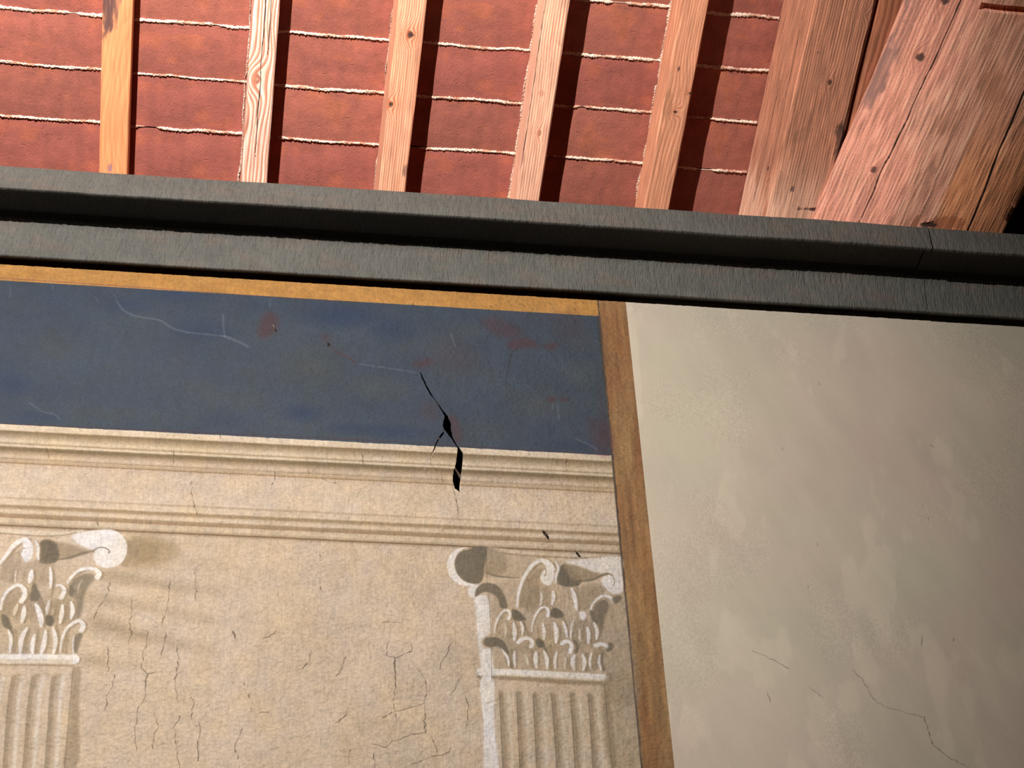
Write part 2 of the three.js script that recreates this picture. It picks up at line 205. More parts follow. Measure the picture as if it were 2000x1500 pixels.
const P_capL = [
['l',0,10.0,0.6,0,-383.0,2630.2,-305.0,2639.3,-253.4,2637.1,-191.9,2610.9,-204.3,2511.4,-206.0,2431.3,-362.6,2424.2],
['m',0,8.0,0.35,0,-366.7,2543.8,-214.8,2546.7,-216.5,2517.9,-363.7,2513.0],
['c',8.1,3.0,0.8,0,-401.4,2715.5,-371.5,2714.7,-311.6,2713.6,-271.5,2712.8,-241.7,2715.5,-212.1,2722.3],
['m',2.5,1.5,0.9,0,-400.8,2709.7,-370.9,2708.9,-320.9,2706.5,-281.0,2706.3,-247.3,2710.7,-223.8,2718.0],
['m',0,6.0,0.75,0,-263.7,2691.2,-241.9,2692.4,-209.1,2681.7,-188.6,2675.4,-211.7,2664.1,-238.9,2655.2,-258.5,2651.7],
['c',0,6.0,0.6,0,-258.4,2699.0,-231.1,2708.1,-199.4,2714.9,-188.9,2680.3,-217.4,2686.3],
['w',0,1.8,1,0,-231.2,2710.1,-202.0,2722.3,-176.2,2728.3,-156.1,2729.5,-139.6,2723.3,-127.5,2708.9,-121.4,2691.6,-121.2,2671.6,-127.1,2653.8,-142.2,2640.1,-161.9,2635.9,-178.5,2645.6,-184.7,2663.1,-182.7,2676.9,-199.1,2682.3,-218.0,2693.7],
['d',2.5,1.0,0.85,0,-188.4,2672.4,-182.9,2679.4,-175.2,2684.6,-165.2,2684.7,-157.3,2680.1,-154.5,2675.2,-156.3,2671.7],
['c',1.4,0.8,0.6,0,-147.4,2719.1,-134.1,2700.9,-130.8,2673.6,-140.9,2650.6],
['c',1.4,0.8,0.6,0,-142.3,2719.4,-129.1,2701.2,-125.8,2673.8,-135.9,2650.9],
['d',5.9,2.5,0.8,1,-254.5,2650.4,-231.1,2656.6,-208.0,2667.8,-186.2,2675.0],
['d',0,3.0,1,0,-290.7,2691.7,-282.2,2697.7,-266.1,2695.1,-256.8,2684.1,-253.4,2649.5,-265.5,2640.2,-287.9,2642.2,-291.4,2664.7],
['w',6.3,1.0,1,1,-300.3,2694.6,-294.3,2679.5,-292.7,2657.2,-289.8,2646.5],
['m',0,4.0,0.5,0,-360.3,2619.1,-349.3,2648.0,-335.1,2666.1,-325.2,2669.8,-322.8,2650.6,-327.3,2623.4,-336.1,2591.2,-358.2,2597.3],
['w',12.2,1.2,1,2,-367.2,2629.8,-354.0,2655.9,-342.3,2678.8,-329.6,2692.0,-319.9,2695.0],
['w',0,1.2,1,0,-325.2,2698.2,-315.2,2697.8,-305.0,2683.9,-302.5,2666.6,-306.8,2647.8,-313.0,2640.3,-321.1,2651.2,-325.3,2657.9,-324.5,2670.9,-321.1,2675.0,-323.5,2680.4],
['m',1.8,1.0,0.8,0,-324.1,2664.2,-323.4,2672.4,-319.1,2675.1],
['m',0,7.0,0.35,0,-320.8,2638.4,-261.7,2641.6,-257.7,2592.8,-312.5,2590.0],
['m',3.2,1.5,0.7,1,-338.6,2617.9,-334.3,2603.4,-335.8,2587.6],
['c',4.1,1.5,0.8,1,-331.2,2623.1,-331.8,2608.4,-330.3,2591.5],
['w',10.4,1.2,1,1,-301.8,2624.7,-302.0,2605.1,-304.0,2591.6],
['w',7.2,1.0,1,1,-267.3,2632.7,-262.8,2607.2,-262.3,2581.7],
['m',4.1,1.8,0.9,1,-260.6,2628.1,-256.7,2592.9,-258.4,2554.1],
['m',2.7,1.5,0.7,1,-316.0,2628.9,-314.2,2609.4,-315.6,2592.3],
['m',2.3,1.5,0.5,1,-280.2,2625.9,-277.0,2611.3,-277.7,2596.7],
['d',0,4.0,0.62,0,-225.8,2588.4,-219.2,2604.6,-204.3,2617.1,-186.7,2621.0,-177.1,2611.7,-186.9,2595.3,-195.0,2571.8,-197.3,2535.6,-202.5,2513.4,-208.0,2514.7,-210.5,2546.9,-216.6,2570.7],
['c',3.2,1.5,0.6,1,-201.6,2608.0,-208.2,2590.6,-208.8,2571.1],
['w',10.9,1.2,1,2,-231.3,2595.4,-223.7,2611.7,-210.9,2626.6,-195.5,2632.4,-180.5,2631.2,-171.3,2622.3,-174.2,2612.4],
['w',9.5,1.2,1,2,-253.3,2587.7,-243.7,2589.7,-235.4,2579.4,-239.3,2559.4],
['d',0,3.0,0.85,0,-224.2,2592.6,-216.9,2580.4,-217.5,2562.2,-226.8,2570.2],
['m',0,5.0,0.45,0,-349.4,2525.6,-345.1,2561.7,-327.0,2577.1,-312.3,2565.8,-297.4,2552.1,-273.2,2543.8,-271.0,2517.6,-329.0,2514.7],
['w',10.4,1.2,1,2,-351.7,2525.5,-351.5,2547.0,-345.5,2566.5,-335.1,2580.1,-323.9,2586.0,-313.0,2578.3,-309.9,2561.1,-315.0,2548.4],
['d',0,3.0,0.9,0,-294.8,2593.8,-282.6,2571.7,-277.3,2554.4,-297.3,2550.7,-298.9,2576.2],
['m',8.6,2.5,0.85,0,-278.5,2555.5,-272.6,2536.6,-267.0,2520.2],
['c',7.7,1.2,1,1,-321.5,2542.5,-324.3,2526.9,-326.3,2514.4],
['w',9.5,1.2,1,1,-308.4,2539.6,-308.0,2518.2,-310.4,2497.2],
['w',10.9,1.2,1,1,-288.0,2545.4,-280.2,2529.1,-273.5,2505.6,-272.6,2490.3],
['w',6.8,1.2,1,1,-261.9,2553.5,-263.7,2534.7,-263.8,2519.1],
['c',5.9,1.2,1,1,-252.7,2536.4,-253.4,2528.0,-254.1,2519.6],
['m',0,5.0,0.5,0,-254.6,2554.3,-215.5,2556.3,-208.3,2513.5,-215.0,2499.0,-242.3,2500.0,-263.5,2520.4],
['w',8.6,1.2,1,1,-235.8,2545.6,-235.9,2521.7,-237.7,2500.2],
['w',8.6,1.2,1,1,-220.4,2553.1,-215.6,2532.3,-217.9,2511.2],
['m',3.6,2.0,0.7,1,-297.0,2547.4,-294.3,2528.4,-293.2,2504.6],
['m',3.6,2.0,0.7,1,-228.4,2546.0,-227.5,2522.1,-227.0,2503.1],
['d',0,3.0,0.9,0,-349.0,2517.3,-338.4,2511.9,-328.6,2493.5,-320.9,2458.6,-323.7,2441.0,-334.0,2481.4,-344.4,2489.9],
['d',0,2.5,1,0,-263.7,2518.4,-253.0,2516.1,-248.7,2502.1,-255.3,2492.8,-264.0,2499.0],
['m',5.9,3.0,0.7,0,-320.2,2482.1,-315.9,2456.5,-317.1,2427.4],
['m',5.9,3.0,0.7,0,-293.3,2483.4,-296.4,2457.4,-295.1,2428.4],
['m',5.9,3.0,0.7,0,-277.9,2484.1,-274.7,2458.5,-276.0,2429.3],
['m',5.9,3.0,0.7,0,-242.0,2495.3,-236.6,2464.9,-236.8,2431.1],
['m',5.9,3.0,0.7,0,-220.6,2470.4,-221.1,2451.6,-219.5,2431.9],
['w',7.2,1.2,1,1,-334.1,2482.6,-326.9,2463.0,-325.9,2428.2],
['w',9.5,1.2,1,1,-298.0,2489.0,-306.2,2466.3,-306.4,2425.6],
['w',8.6,1.2,1,1,-282.8,2474.5,-285.2,2448.6,-283.0,2427.8],
['w',9.5,1.2,1,1,-263.4,2484.8,-263.4,2454.3,-267.2,2427.4],
['w',9.0,1.2,1,1,-250.5,2492.5,-242.8,2462.3,-244.3,2428.4],
['w',9.5,1.2,1,2,-232.3,2434.8,-230.8,2465.2,-224.0,2489.1,-211.5,2503.4,-200.6,2508.7,-192.8,2498.1,-195.5,2485.7],
['w',4.1,1.0,1,1,-209.1,2476.8,-208.9,2454.5,-206.8,2432.5],
['d',0,4.0,0.75,0,-205.8,2474.6,-193.3,2481.6,-197.0,2452.7,-201.4,2435.0,-204.8,2436.1],
['c',11.3,2.0,1,0,-399.0,2407.5,-275.6,2413.1,-204.7,2415.2],
['w',11.3,2.0,1,0,-400.0,2417.4,-276.5,2423.0,-205.5,2425.3],
['m',4.1,2.5,0.8,0,-398.1,2399.1,-274.8,2404.2,-204.0,2405.5],
['w',0,1.2,1,0,-206.1,2432.5,-199.7,2429.3,-194.1,2422.1,-195.3,2412.8,-200.5,2410.3,-204.8,2410.6],
['k',1.4,1.0,0.6,0,-193.0,2425.0,-193.5,2414.5,-197.5,2408.6],
['m',0,4.0,0.7,0,-204.2,2403.1,-192.3,2403.0,-189.4,2338.1,-183.4,2183.7,-204.2,2182.9,-203.1,2270.4,-204.5,2348.8],
['k',1.0,0.8,0.6,0,-204.5,2402.5,-204.5,2348.8,-204.1,2270.4,-203.6,2182.9],
['m',7.9,3.0,0.7,0,-311.7,2374.8,-314.7,2338.4,-313.6,2266.0,-310.9,2179.0],
['m',15.8,5.0,0.3,0,-307.6,2371.6,-310.8,2338.6,-309.7,2266.2,-307.1,2179.2],
['k',1.0,0.8,0.5,0,-316.1,2375.8,-318.3,2338.3,-317.1,2265.9,-314.4,2178.9],
['w',6.8,3.0,0.45,0,-296.0,2374.4,-299.5,2339.1,-297.6,2266.6,-295.1,2179.6],
['m',6.8,4.0,0.6,0,-311.7,2379.4,-304.2,2380.9],
['m',7.9,3.0,0.7,0,-274.8,2376.4,-278.0,2340.0,-277.1,2267.5,-274.9,2180.3],
['m',15.8,5.0,0.3,0,-270.7,2373.2,-274.0,2340.2,-273.1,2267.6,-271.0,2180.5],
['k',1.0,0.8,0.5,0,-279.2,2377.4,-281.6,2339.8,-280.6,2267.3,-278.4,2180.2],
['w',6.8,3.0,0.45,0,-259.0,2376.0,-262.7,2340.6,-261.0,2268.1,-259.0,2180.9],
['m',6.8,4.0,0.6,0,-274.7,2381.0,-267.2,2382.5],
['m',7.9,3.0,0.7,0,-237.6,2378.1,-239.3,2341.6,-237.2,2269.0,-235.6,2181.8],
['m',15.8,5.0,0.3,0,-233.5,2374.8,-235.3,2341.8,-233.3,2269.2,-231.7,2181.9],
['k',1.0,0.8,0.5,0,-241.9,2379.0,-242.9,2341.5,-240.8,2268.9,-239.1,2181.6],
['w',6.8,3.0,0.45,0,-221.8,2377.6,-223.9,2342.3,-221.1,2269.7,-219.7,2182.4],
['m',6.8,4.0,0.6,0,-237.5,2382.7,-229.9,2384.1],
['m',7.9,3.0,0.7,0,-348.6,2373.2,-351.3,2336.9,-349.8,2264.6,-346.7,2177.7],
['m',15.8,5.0,0.3,0,-344.5,2370.0,-347.4,2337.0,-345.9,2264.7,-342.8,2177.9],
['k',1.0,0.8,0.5,0,-352.9,2374.2,-354.9,2336.7,-353.3,2264.4,-350.2,2177.6],
['w',6.8,3.0,0.45,0,-332.9,2372.8,-336.1,2337.5,-333.8,2265.2,-330.9,2178.3],
['m',6.8,4.0,0.6,0,-348.6,2377.8,-341.1,2379.2]];
const P_cast = [
['m',15.8,4.0,0.7,0,-119.4,2696.1,-116.3,2674.3,-121.7,2647.9],
['o',0,16.0,0.8,0,-121.7,2715.8,-54.8,2710.7,-18.6,2695.1,-24.5,2670.6,-51.6,2649.5,-121.5,2643.6,-116.3,2674.3],
['m',0,7.0,0.5,0,-118.2,2705.0,-68.4,2698.9,-59.4,2664.4,-108.3,2657.3],
['m',28.3,16.0,0.6400000000000001,3,-163.5,2619.8,-119.6,2613.5,-66.7,2603.4,3.7,2594.2,77.4,2592.9],
['m',29.6,16.0,0.52,3,-192.5,2565.0,-133.3,2556.6,-80.9,2546.5,-10.9,2533.2,76.6,2517.3],
['m',37.7,16.0,0.6000000000000001,3,-183.3,2508.0,-129.3,2494.8,-76.9,2477.4,-7.6,2463.3,68.4,2453.7],
['m',24.2,16.0,0.44000000000000006,3,-195.5,2419.9,-140.9,2412.3,-72.8,2405.2],
['l',35.6,14.0,0.4,3,-53.1,2677.8,18.6,2655.5,160.9,2645.7]];
const P_hair = [
['k',1.8,0.0,1,0,-148.5,2603.4,-151.7,2573.4,-163.8,2547.4,-173.5,2515.5],
['k',1.8,0.0,1,0,-104.3,2563.1,-103.0,2529.5,-105.5,2508.4,-99.8,2487.9,-103.2,2458.9],
['k',1.8,0.0,1,0,-32.2,2613.8,-33.8,2575.2,-35.6,2541.2,-42.7,2511.5,-43.8,2498.9],
['k',1.8,0.0,1,0,-34.7,2491.0,-35.2,2466.2,-40.5,2437.2],
['k',1.8,0.0,1,0,17.2,2646.7,17.3,2603.5,21.8,2565.2],
['k',1.8,0.0,1,0,-68.0,2489.4,-69.4,2464.6,-75.7,2443.7,-73.8,2423.4,-77.0,2407.0,-63.7,2393.5,-65.6,2367.3,-68.6,2331.3,-78.4,2315.1,-77.7,2287.6,-80.9,2268.0,-75.0,2223.8],
['k',1.8,0.0,1,0,-11.0,2463.2,-6.7,2430.5,-9.8,2401.9,-10.6,2369.6,-3.2,2334.0],
['k',1.8,0.0,1,0,-125.9,2388.7,-130.5,2356.5,-137.2,2332.4,-135.1,2324.5,-139.1,2310.6],
['k',1.8,0.0,1,0,18.0,2350.8,27.3,2331.3,22.8,2317.3,23.8,2295.6],
['k',1.8,0.0,1,0,37.4,2290.3,40.8,2272.8,37.8,2241.6,39.3,2207.0],
['k',1.8,0.0,1,0,1.7,2302.6,-8.2,2278.7,-4.1,2247.7,0.5,2220.9,6.3,2190.6],
['k',1.8,0.0,1,0,-47.2,2308.5,-37.4,2281.4,-44.3,2253.9,-44.7,2230.7],
['k',1.8,0.0,1,0,118.4,2283.7,115.6,2264.0,106.3,2240.3,113.8,2213.6],
['k',1.8,0.0,1,0,-1.0,2860.7,2.8,2815.1,11.2,2788.4,12.8,2777.1],
['k',1.8,0.0,1,0,248.5,2458.7,245.2,2437.9,231.6,2418.8,217.9,2412.0],
['k',1.8,0.0,1,0,314.9,2441.0,301.0,2415.7],
['k',1.8,0.0,1,0,178.0,2503.3,164.4,2488.0,154.1,2483.4],
['k',1.8,0.0,1,0,-63.7,2393.5,-48.7,2398.2,-35.1,2398.8],
['k',1.8,0.0,1,0,-143.4,2448.8,-139.8,2420.4,-138.2,2396.2],
['k',3.2,0.0,1,0,134.1,2325.8,135.0,2317.9],
['k',3.2,0.0,1,0,120.5,2383.4,121.8,2375.3],
['k',3.2,0.0,1,0,129.8,2355.6,132.1,2346.9],
['k',3.2,0.0,1,0,262.3,2690.7,263.1,2681.9],
['k',3.2,0.0,1,0,149.6,2314.5,168.2,2317.3],
['k',3.2,0.0,1,0,264.7,2612.0,265.5,2603.4],
['k',3.2,0.0,1,0,94.6,2497.2,99.2,2482.8],
['k',3.2,0.0,1,0,-182.8,2746.5,-180.3,2736.8],
['k',1.8,0.0,1,0,410.3,2453.6,412.3,2420.7,411.1,2379.7,407.7,2337.1,413.5,2299.4],
['k',1.8,0.0,1,0,398.4,2488.6,394.5,2457.1,412.0,2449.6,444.0,2467.7,444.4,2488.6],
['k',1.8,0.0,1,0,453.9,2430.8,469.2,2406.7,471.9,2370.1,466.2,2349.6,438.2,2338.4,403.5,2326.9,386.1,2314.2],
['k',1.8,0.0,1,0,466.2,2349.6,467.2,2313.5,468.3,2283.7,440.7,2280.7,419.9,2268.0,402.7,2263.4,392.3,2249.3,365.1,2256.1],
['k',1.8,0.0,1,0,478.5,2278.2,486.5,2254.8,491.2,2235.4,512.0,2244.0,515.6,2252.0],
['k',1.8,0.0,1,0,491.2,2235.4,467.0,2226.7,439.5,2214.1],
['k',1.8,0.0,1,0,547.1,2371.2,552.4,2341.1,550.3,2308.8,544.6,2294.7],
['k',1.8,0.0,1,0,543.4,2420.3,530.3,2393.0,519.1,2370.1],
['k',1.8,0.0,1,0,524.4,2492.4,514.8,2466.8,501.8,2445.3,499.6,2428.7],
['k',1.8,0.0,1,0,368.3,2234.7,369.8,2203.8],
['k',1.8,0.0,1,0,324.2,2240.9,319.1,2209.6],
['k',1.8,0.0,1,0,544.1,2847.6,547.0,2819.9,548.3,2801.6],
['k',1.8,0.0,1,0,315.6,2449.3,306.9,2420.1,296.5,2405.3],
['k',1.8,0.0,1,0,728.6,2779.9,731.3,2761.7,732.7,2752.7],
['k',1.8,0.0,1,0,384.6,2532.2,409.6,2535.6,423.8,2534.1],
['k',1.8,0.0,1,0,320.8,2335.5,310.6,2311.2,295.2,2298.6],
['k',2.4,0.0,1,0,412.6,2445.5,412.2,2383.8],
['k',2.4,0.0,1,0,466.4,2325.5,467.6,2285.7],
['k',2.4,0.0,1,0,679.5,3254.7,671.8,3218.0],
['k',2.0,0.0,1,0,692.3,3273.9,679.5,3254.7,671.8,3218.0,664.5,3186.7,663.1,3156.1],
['k',2.0,0.0,1,0,634.9,3205.0,632.9,3184.4],
['k',2.0,0.0,1,0,616.3,3162.9,614.0,3152.6],
['k',2.0,0.0,1,0,349.0,2950.7,351.5,2929.5],
['k',2.0,0.0,1,0,783.7,2971.4,779.2,2942.3],
['k',2.0,0.0,1,0,464.4,3390.9,464.9,3377.6],
['k',2.0,0.0,1,0,637.4,3394.1,638.9,3380.8],
['k',2.0,0.0,1,0,829.1,3406.7,831.5,3393.4],
['k',1.8,0.0,1,0,166.2,2903.7,168.6,2875.8,161.7,2852.2],
['k',1.8,0.0,1,0,-41.1,2939.8,-39.4,2904.7],
['k',1.8,0.0,1,0,-298.7,2930.1,-291.0,2902.6],
['k',1.8,0.0,1,0,52.6,2991.1,53.9,2976.8],
['k',1.8,0.0,1,0,236.5,2903.4,238.4,2894.2],
['k',1.8,0.0,1,0,266.3,2884.2,281.2,2875.8,303.4,2874.8],
['k',1.8,0.0,1,0,-333.9,2941.8,-331.3,2932.7],
['k',1.6,0.0,1,0,492.4,2945.3,494.3,2934.6,506.9,2919.1],
['k',1.6,0.0,1,0,514.3,2914.1,516.9,2888.7],
['k',1.6,0.0,1,0,537.2,2885.9,540.9,2864.7,544.4,2841.0,546.8,2814.7]];
const P_hairW = [
['k',2.0,0.0,1,0,1133.8,2501.6,1154.9,2491.9,1181.0,2478.1,1204.8,2462.2],
['k',2.0,0.0,1,0,1239.8,2419.4,1251.4,2409.4,1266.3,2397.5],
['k',2.0,0.0,1,0,1335.2,2465.9,1354.5,2445.5,1364.4,2412.2,1375.7,2389.6,1403.2,2376.1,1431.7,2369.0,1460.1,2361.8,1469.1,2360.1],
['k',2.8,0.0,1,0,1469.1,2360.1,1472.4,2325.2,1475.3,2298.7],
['k',2.0,0.0,1,0,1475.3,2298.7,1503.2,2269.2,1543.1,2246.5],
['k',3.2,0.0,0.6,0,1498.4,2557.7,1493.2,2537.8,1492.5,2522.5],
['k',3.2,0.0,0.6,0,1153.7,2405.3,1156.4,2382.5],
['k',3.2,0.0,0.6,0,1562.7,2554.2,1562.2,2545.4],
['k',3.2,0.0,0.6,0,1305.3,2780.2,1306.0,2770.9],
['k',3.2,0.0,0.6,0,1270.8,2666.4,1271.0,2661.9],
['k',3.2,0.0,0.6,0,1369.7,3224.6,1371.5,3216.9],
['k',3.2,0.0,0.6,0,1262.5,3031.7,1262.4,3024.3],
['k',3.2,0.0,0.6,0,1601.0,3061.3,1608.0,3054.2]];
const P_pale = [
['p',4.8,1.2,0.45,0,-181.9,3339.0,-167.0,3316.7,-143.2,3303.1,-85.2,3292.1,-61.2,3273.3,-26.3,3263.2],
['p',4.0,1.2,0.45,0,-26.3,3263.2,12.2,3261.0,50.7,3258.8],
['p',7.1,1.2,0.45,0,50.7,3258.8,81.9,3245.8,103.5,3232.1],
['p',4.0,1.2,0.4,0,46.6,3320.6,49.0,3284.4,52.7,3256.4],
['p',3.2,1.2,0.4,0,-344.9,3045.7,-313.8,3023.8,-287.6,3016.0,-279.6,3007.0],
['p',3.2,1.2,0.3,0,-189.0,3359.4,-181.9,3339.0],
['p',2.8,1.2,0.35,0,-413.3,3367.3,-409.5,3346.7,-410.4,3336.2],
['p',2.8,1.2,0.3,0,-324.8,3379.9,-320.0,3359.2],
['p',3.6,1.2,0.4,0,344.1,3201.6,382.9,3196.8,421.8,3192.0,468.4,3185.2],
['p',3.2,1.2,0.5,0,546.0,3302.0,554.9,3266.1],
['p',3.2,1.2,0.5,0,761.5,3120.2,761.6,3102.7],
['p',3.2,1.2,0.5,0,773.1,3118.5,773.2,3073.6],
['p',4.8,1.2,0.35,0,804.6,3026.3,831.0,3013.4,849.5,2999.9],
['p',1.8,1.2,0.7,0,491.6,2958.9,484.7,2939.4,477.8,2919.9],
['p',3.2,1.2,0.3,0,148.4,3376.1,147.1,3349.6],
['p',4.0,1.2,0.25,0,-228.7,3350.9,-223.8,3335.6]];
const P_red = [
['r',0,12.0,0.55,0,611.5,3349.3,644.1,3359.8,667.8,3351.0,707.0,3327.5,681.6,3299.2,634.2,3314.0],
['r',0,8.0,0.75,0,668.7,3279.9,701.8,3304.5,733.5,3296.4,738.6,3278.9,704.3,3273.2,676.0,3265.9],
['r',0,8.0,0.75,0,751.0,3286.2,783.7,3294.9,778.6,3276.7,756.4,3275.1],
['r',0,10.0,0.7,0,457.1,3208.3,496.7,3229.7,506.2,3216.1,472.6,3199.3],
['r',0,6.0,0.85,0,750.5,3134.5,768.5,3139.3,766.9,3125.1,753.8,3123.7],
['r',0,6.0,0.85,0,777.9,3132.9,799.2,3138.4,791.3,3126.3],
['r',0,14.0,0.5,0,840.0,3088.1,881.3,3061.0,877.6,2984.7,852.4,2986.5],
['r',0,8.0,0.7,0,531.7,3073.0,550.7,3063.4,559.5,3000.5,548.6,2993.9,538.4,3038.0],
['r',0,22.0,0.25,0,766.2,3377.5,839.8,3383.3,840.7,3335.2,802.8,3311.1,779.7,3330.5],
['r',0,10.0,0.5,0,883.9,3370.6,872.8,3160.9,879.6,3011.7,869.8,3011.0,868.8,3160.6],
['r',0,14.0,0.35,0,478.4,3103.0,509.1,3095.2,504.3,3055.3,481.3,3058.7],
['r',0,30.0,0.16,0,506.1,3293.7,585.4,3289.3,573.7,3175.1,511.4,3185.8],
['r',0,10.0,0.75,0,132.1,3322.2,149.3,3338.2,165.9,3324.8,162.1,3282.8,147.0,3265.1,127.1,3256.9],
['r',0,8.0,0.5,0,259.4,3285.2,275.1,3276.0,279.1,3250.5,263.5,3264.7],
['r',3.6,2.0,0.6,0,283.1,3245.6,294.8,3233.7,314.2,3222.3,337.5,3203.6],
['r',3.6,2.0,0.6,0,293.6,3231.0,313.1,3222.2,336.4,3206.1],
['r',2.0,1.0,0.8,0,-397.5,2985.7,-142.9,2988.5,78.6,2990.4,340.8,2993.3],
['r',2.0,1.0,0.7,0,286.9,2992.2,498.9,2990.7,667.1,2988.1,875.6,2984.6],
['r',2.0,1.5,0.6,0,-436.3,3388.6,-167.5,3386.5,65.9,3382.7,341.9,3378.4]];
const P_blob = [
['b',-385.7,3091.3,55.4,47.5,0.8],
['b',-58.5,3375.3,102.9,35.6,0.7],
['b',223.4,3055.8,59.4,35.6,0.85],
['b',282.6,3334.0,102.9,47.5,0.8],
['b',-164.0,3330.0,71.3,31.7,0.5],
['b',-327.1,3008.5,71.3,23.8,0.5],
['g',244.8,3186.6,102.9,67.3,0.9],
['g',-0.8,3113.9,47.5,35.6,0.5],
['g',113.3,3082.5,63.3,35.6,0.5],
['g',-306.3,3201.1,118.8,63.3,0.45],
['g',-145.2,3025.7,118.8,27.7,0.4],
['b',11.8,3271.2,99.0,35.6,0.5],
['g',-361.1,3314.2,63.3,31.7,0.4],
['b',58.9,3025.2,63.3,23.8,0.4],
['b',316.9,3342.0,79.2,43.5,0.7],
['b',415.3,3302.4,67.3,51.5,0.7],
['b',411.9,3019.8,102.9,27.7,0.8],
['b',317.1,3018.3,63.3,23.8,0.6],
['g',382.4,3136.2,87.1,51.5,0.7],
['g',731.8,3115.6,102.9,59.4,0.8],
['g',582.3,3315.3,59.4,35.6,0.6],
['g',816.3,3207.9,63.3,47.5,0.5],
['b',803.3,3006.7,63.3,19.8,0.5],
['g',630.6,3034.4,79.2,31.7,0.4],
['v',567.6,3230.9,95.0,47.5,0.45],
['v',725.2,3368.9,118.8,31.7,0.5],
['v',823.1,3312.7,59.4,59.4,0.4]];
const G_crackMain = [474.6,3187.5,479.7,3167.6,488.1,3143.7,498.7,3121.5,510.4,3102.4,517.7,3085.9,525.0,3069.4,522.4,3055.2,520.9,3039.7,525.0,3028.8,528.1,3024.3,536.5,3010.9,544.8,2994.8,550.5,2981.4,548.1,2959.8,545.3,2940.5,541.6,2926.7,538.3,2910.2,537.9,2894.0,541.2,2875.4,551.6,2865.9,552.4,2889.5,555.3,2914.0,559.4,2941.4,561.5,2971.6,556.4,2982.3,550.1,2990.2,545.0,3003.7,540.0,3018.6,538.3,3036.7,538.7,3047.9,532.7,3070.0,523.1,3083.4,512.6,3102.6,502.0,3121.8,491.5,3146.8,483.1,3169.3,476.8,3187.7];
const G_crackBranch = [523.9,3030.1,515.9,3017.9,510.2,3006.4,503.7,2992.7,499.4,2977.3,492.5,2959.0,491.3,2945.2,492.8,2944.8,495.1,2958.6,502.0,2976.0,506.8,2992.3,513.6,3005.8,521.4,3018.2];
const G_holes = [[719.2,2780.3,726.5,2775.2,733.9,2761.9,732.6,2751.8,727.5,2760.6,722.3,2767.6],[785.4,2728.4,791.9,2725.1,797.7,2716.4,796.3,2712.7,790.6,2716.0],[153.8,3308.2,160.0,3290.5,164.1,3283.0,160.7,3275.5,157.4,3284.6],[273.3,3260.3,279.9,3253.1,278.4,3242.7,274.5,3245.0]];
const G_capR = [563.9,2726.9,601.1,2729.0,728.5,2711.3,827.1,2714.7,881.8,2721.7,880.3,2647.8,874.9,2626.7,862.6,2624.1,875.0,2619.8,868.0,2604.2,847.7,2596.3,826.9,2516.6,848.2,2510.9,849.6,2498.9,842.9,2486.6,826.7,2483.1,823.7,2440.7,833.2,2431.9,831.7,2412.3,574.4,2414.0,575.2,2434.9,584.1,2435.3,579.1,2462.5,574.9,2569.1,573.8,2600.3,559.7,2614.7,562.9,2628.0,532.4,2639.4,519.4,2667.8,519.8,2681.8,525.7,2703.1];
const G_capL = [-482.7,2716.4,-370.9,2708.9,-281.0,2706.3,-223.8,2718.0,-176.3,2729.3,-156.2,2730.5,-138.6,2724.4,-126.6,2709.9,-120.2,2691.7,-120.2,2671.1,-126.2,2652.9,-142.1,2638.7,-161.8,2634.7,-174.1,2638.9,-167.1,2624.5,-172.1,2610.8,-183.0,2596.7,-192.7,2567.1,-195.3,2535.7,-200.4,2511.5,-190.0,2502.6,-188.9,2488.4,-197.9,2478.5,-201.3,2432.7,-192.7,2421.5,-194.6,2408.7,-447.1,2397.3];

const FX0 = -760, FY0 = 1720, FS = 1720, FN = 2048, FK = FN / FS;      // extent of the painting's texture in mm
const BLUE_TOP = 3382.3, BLUE_BOT = 2985.3, STRIP_L = 881.8, STRIP_R = 947.6, WALL_TOP = 3442;
const cx = (x) => (x - FX0) * FK, cy = (y) => (FY0 + FS - y) * FK;

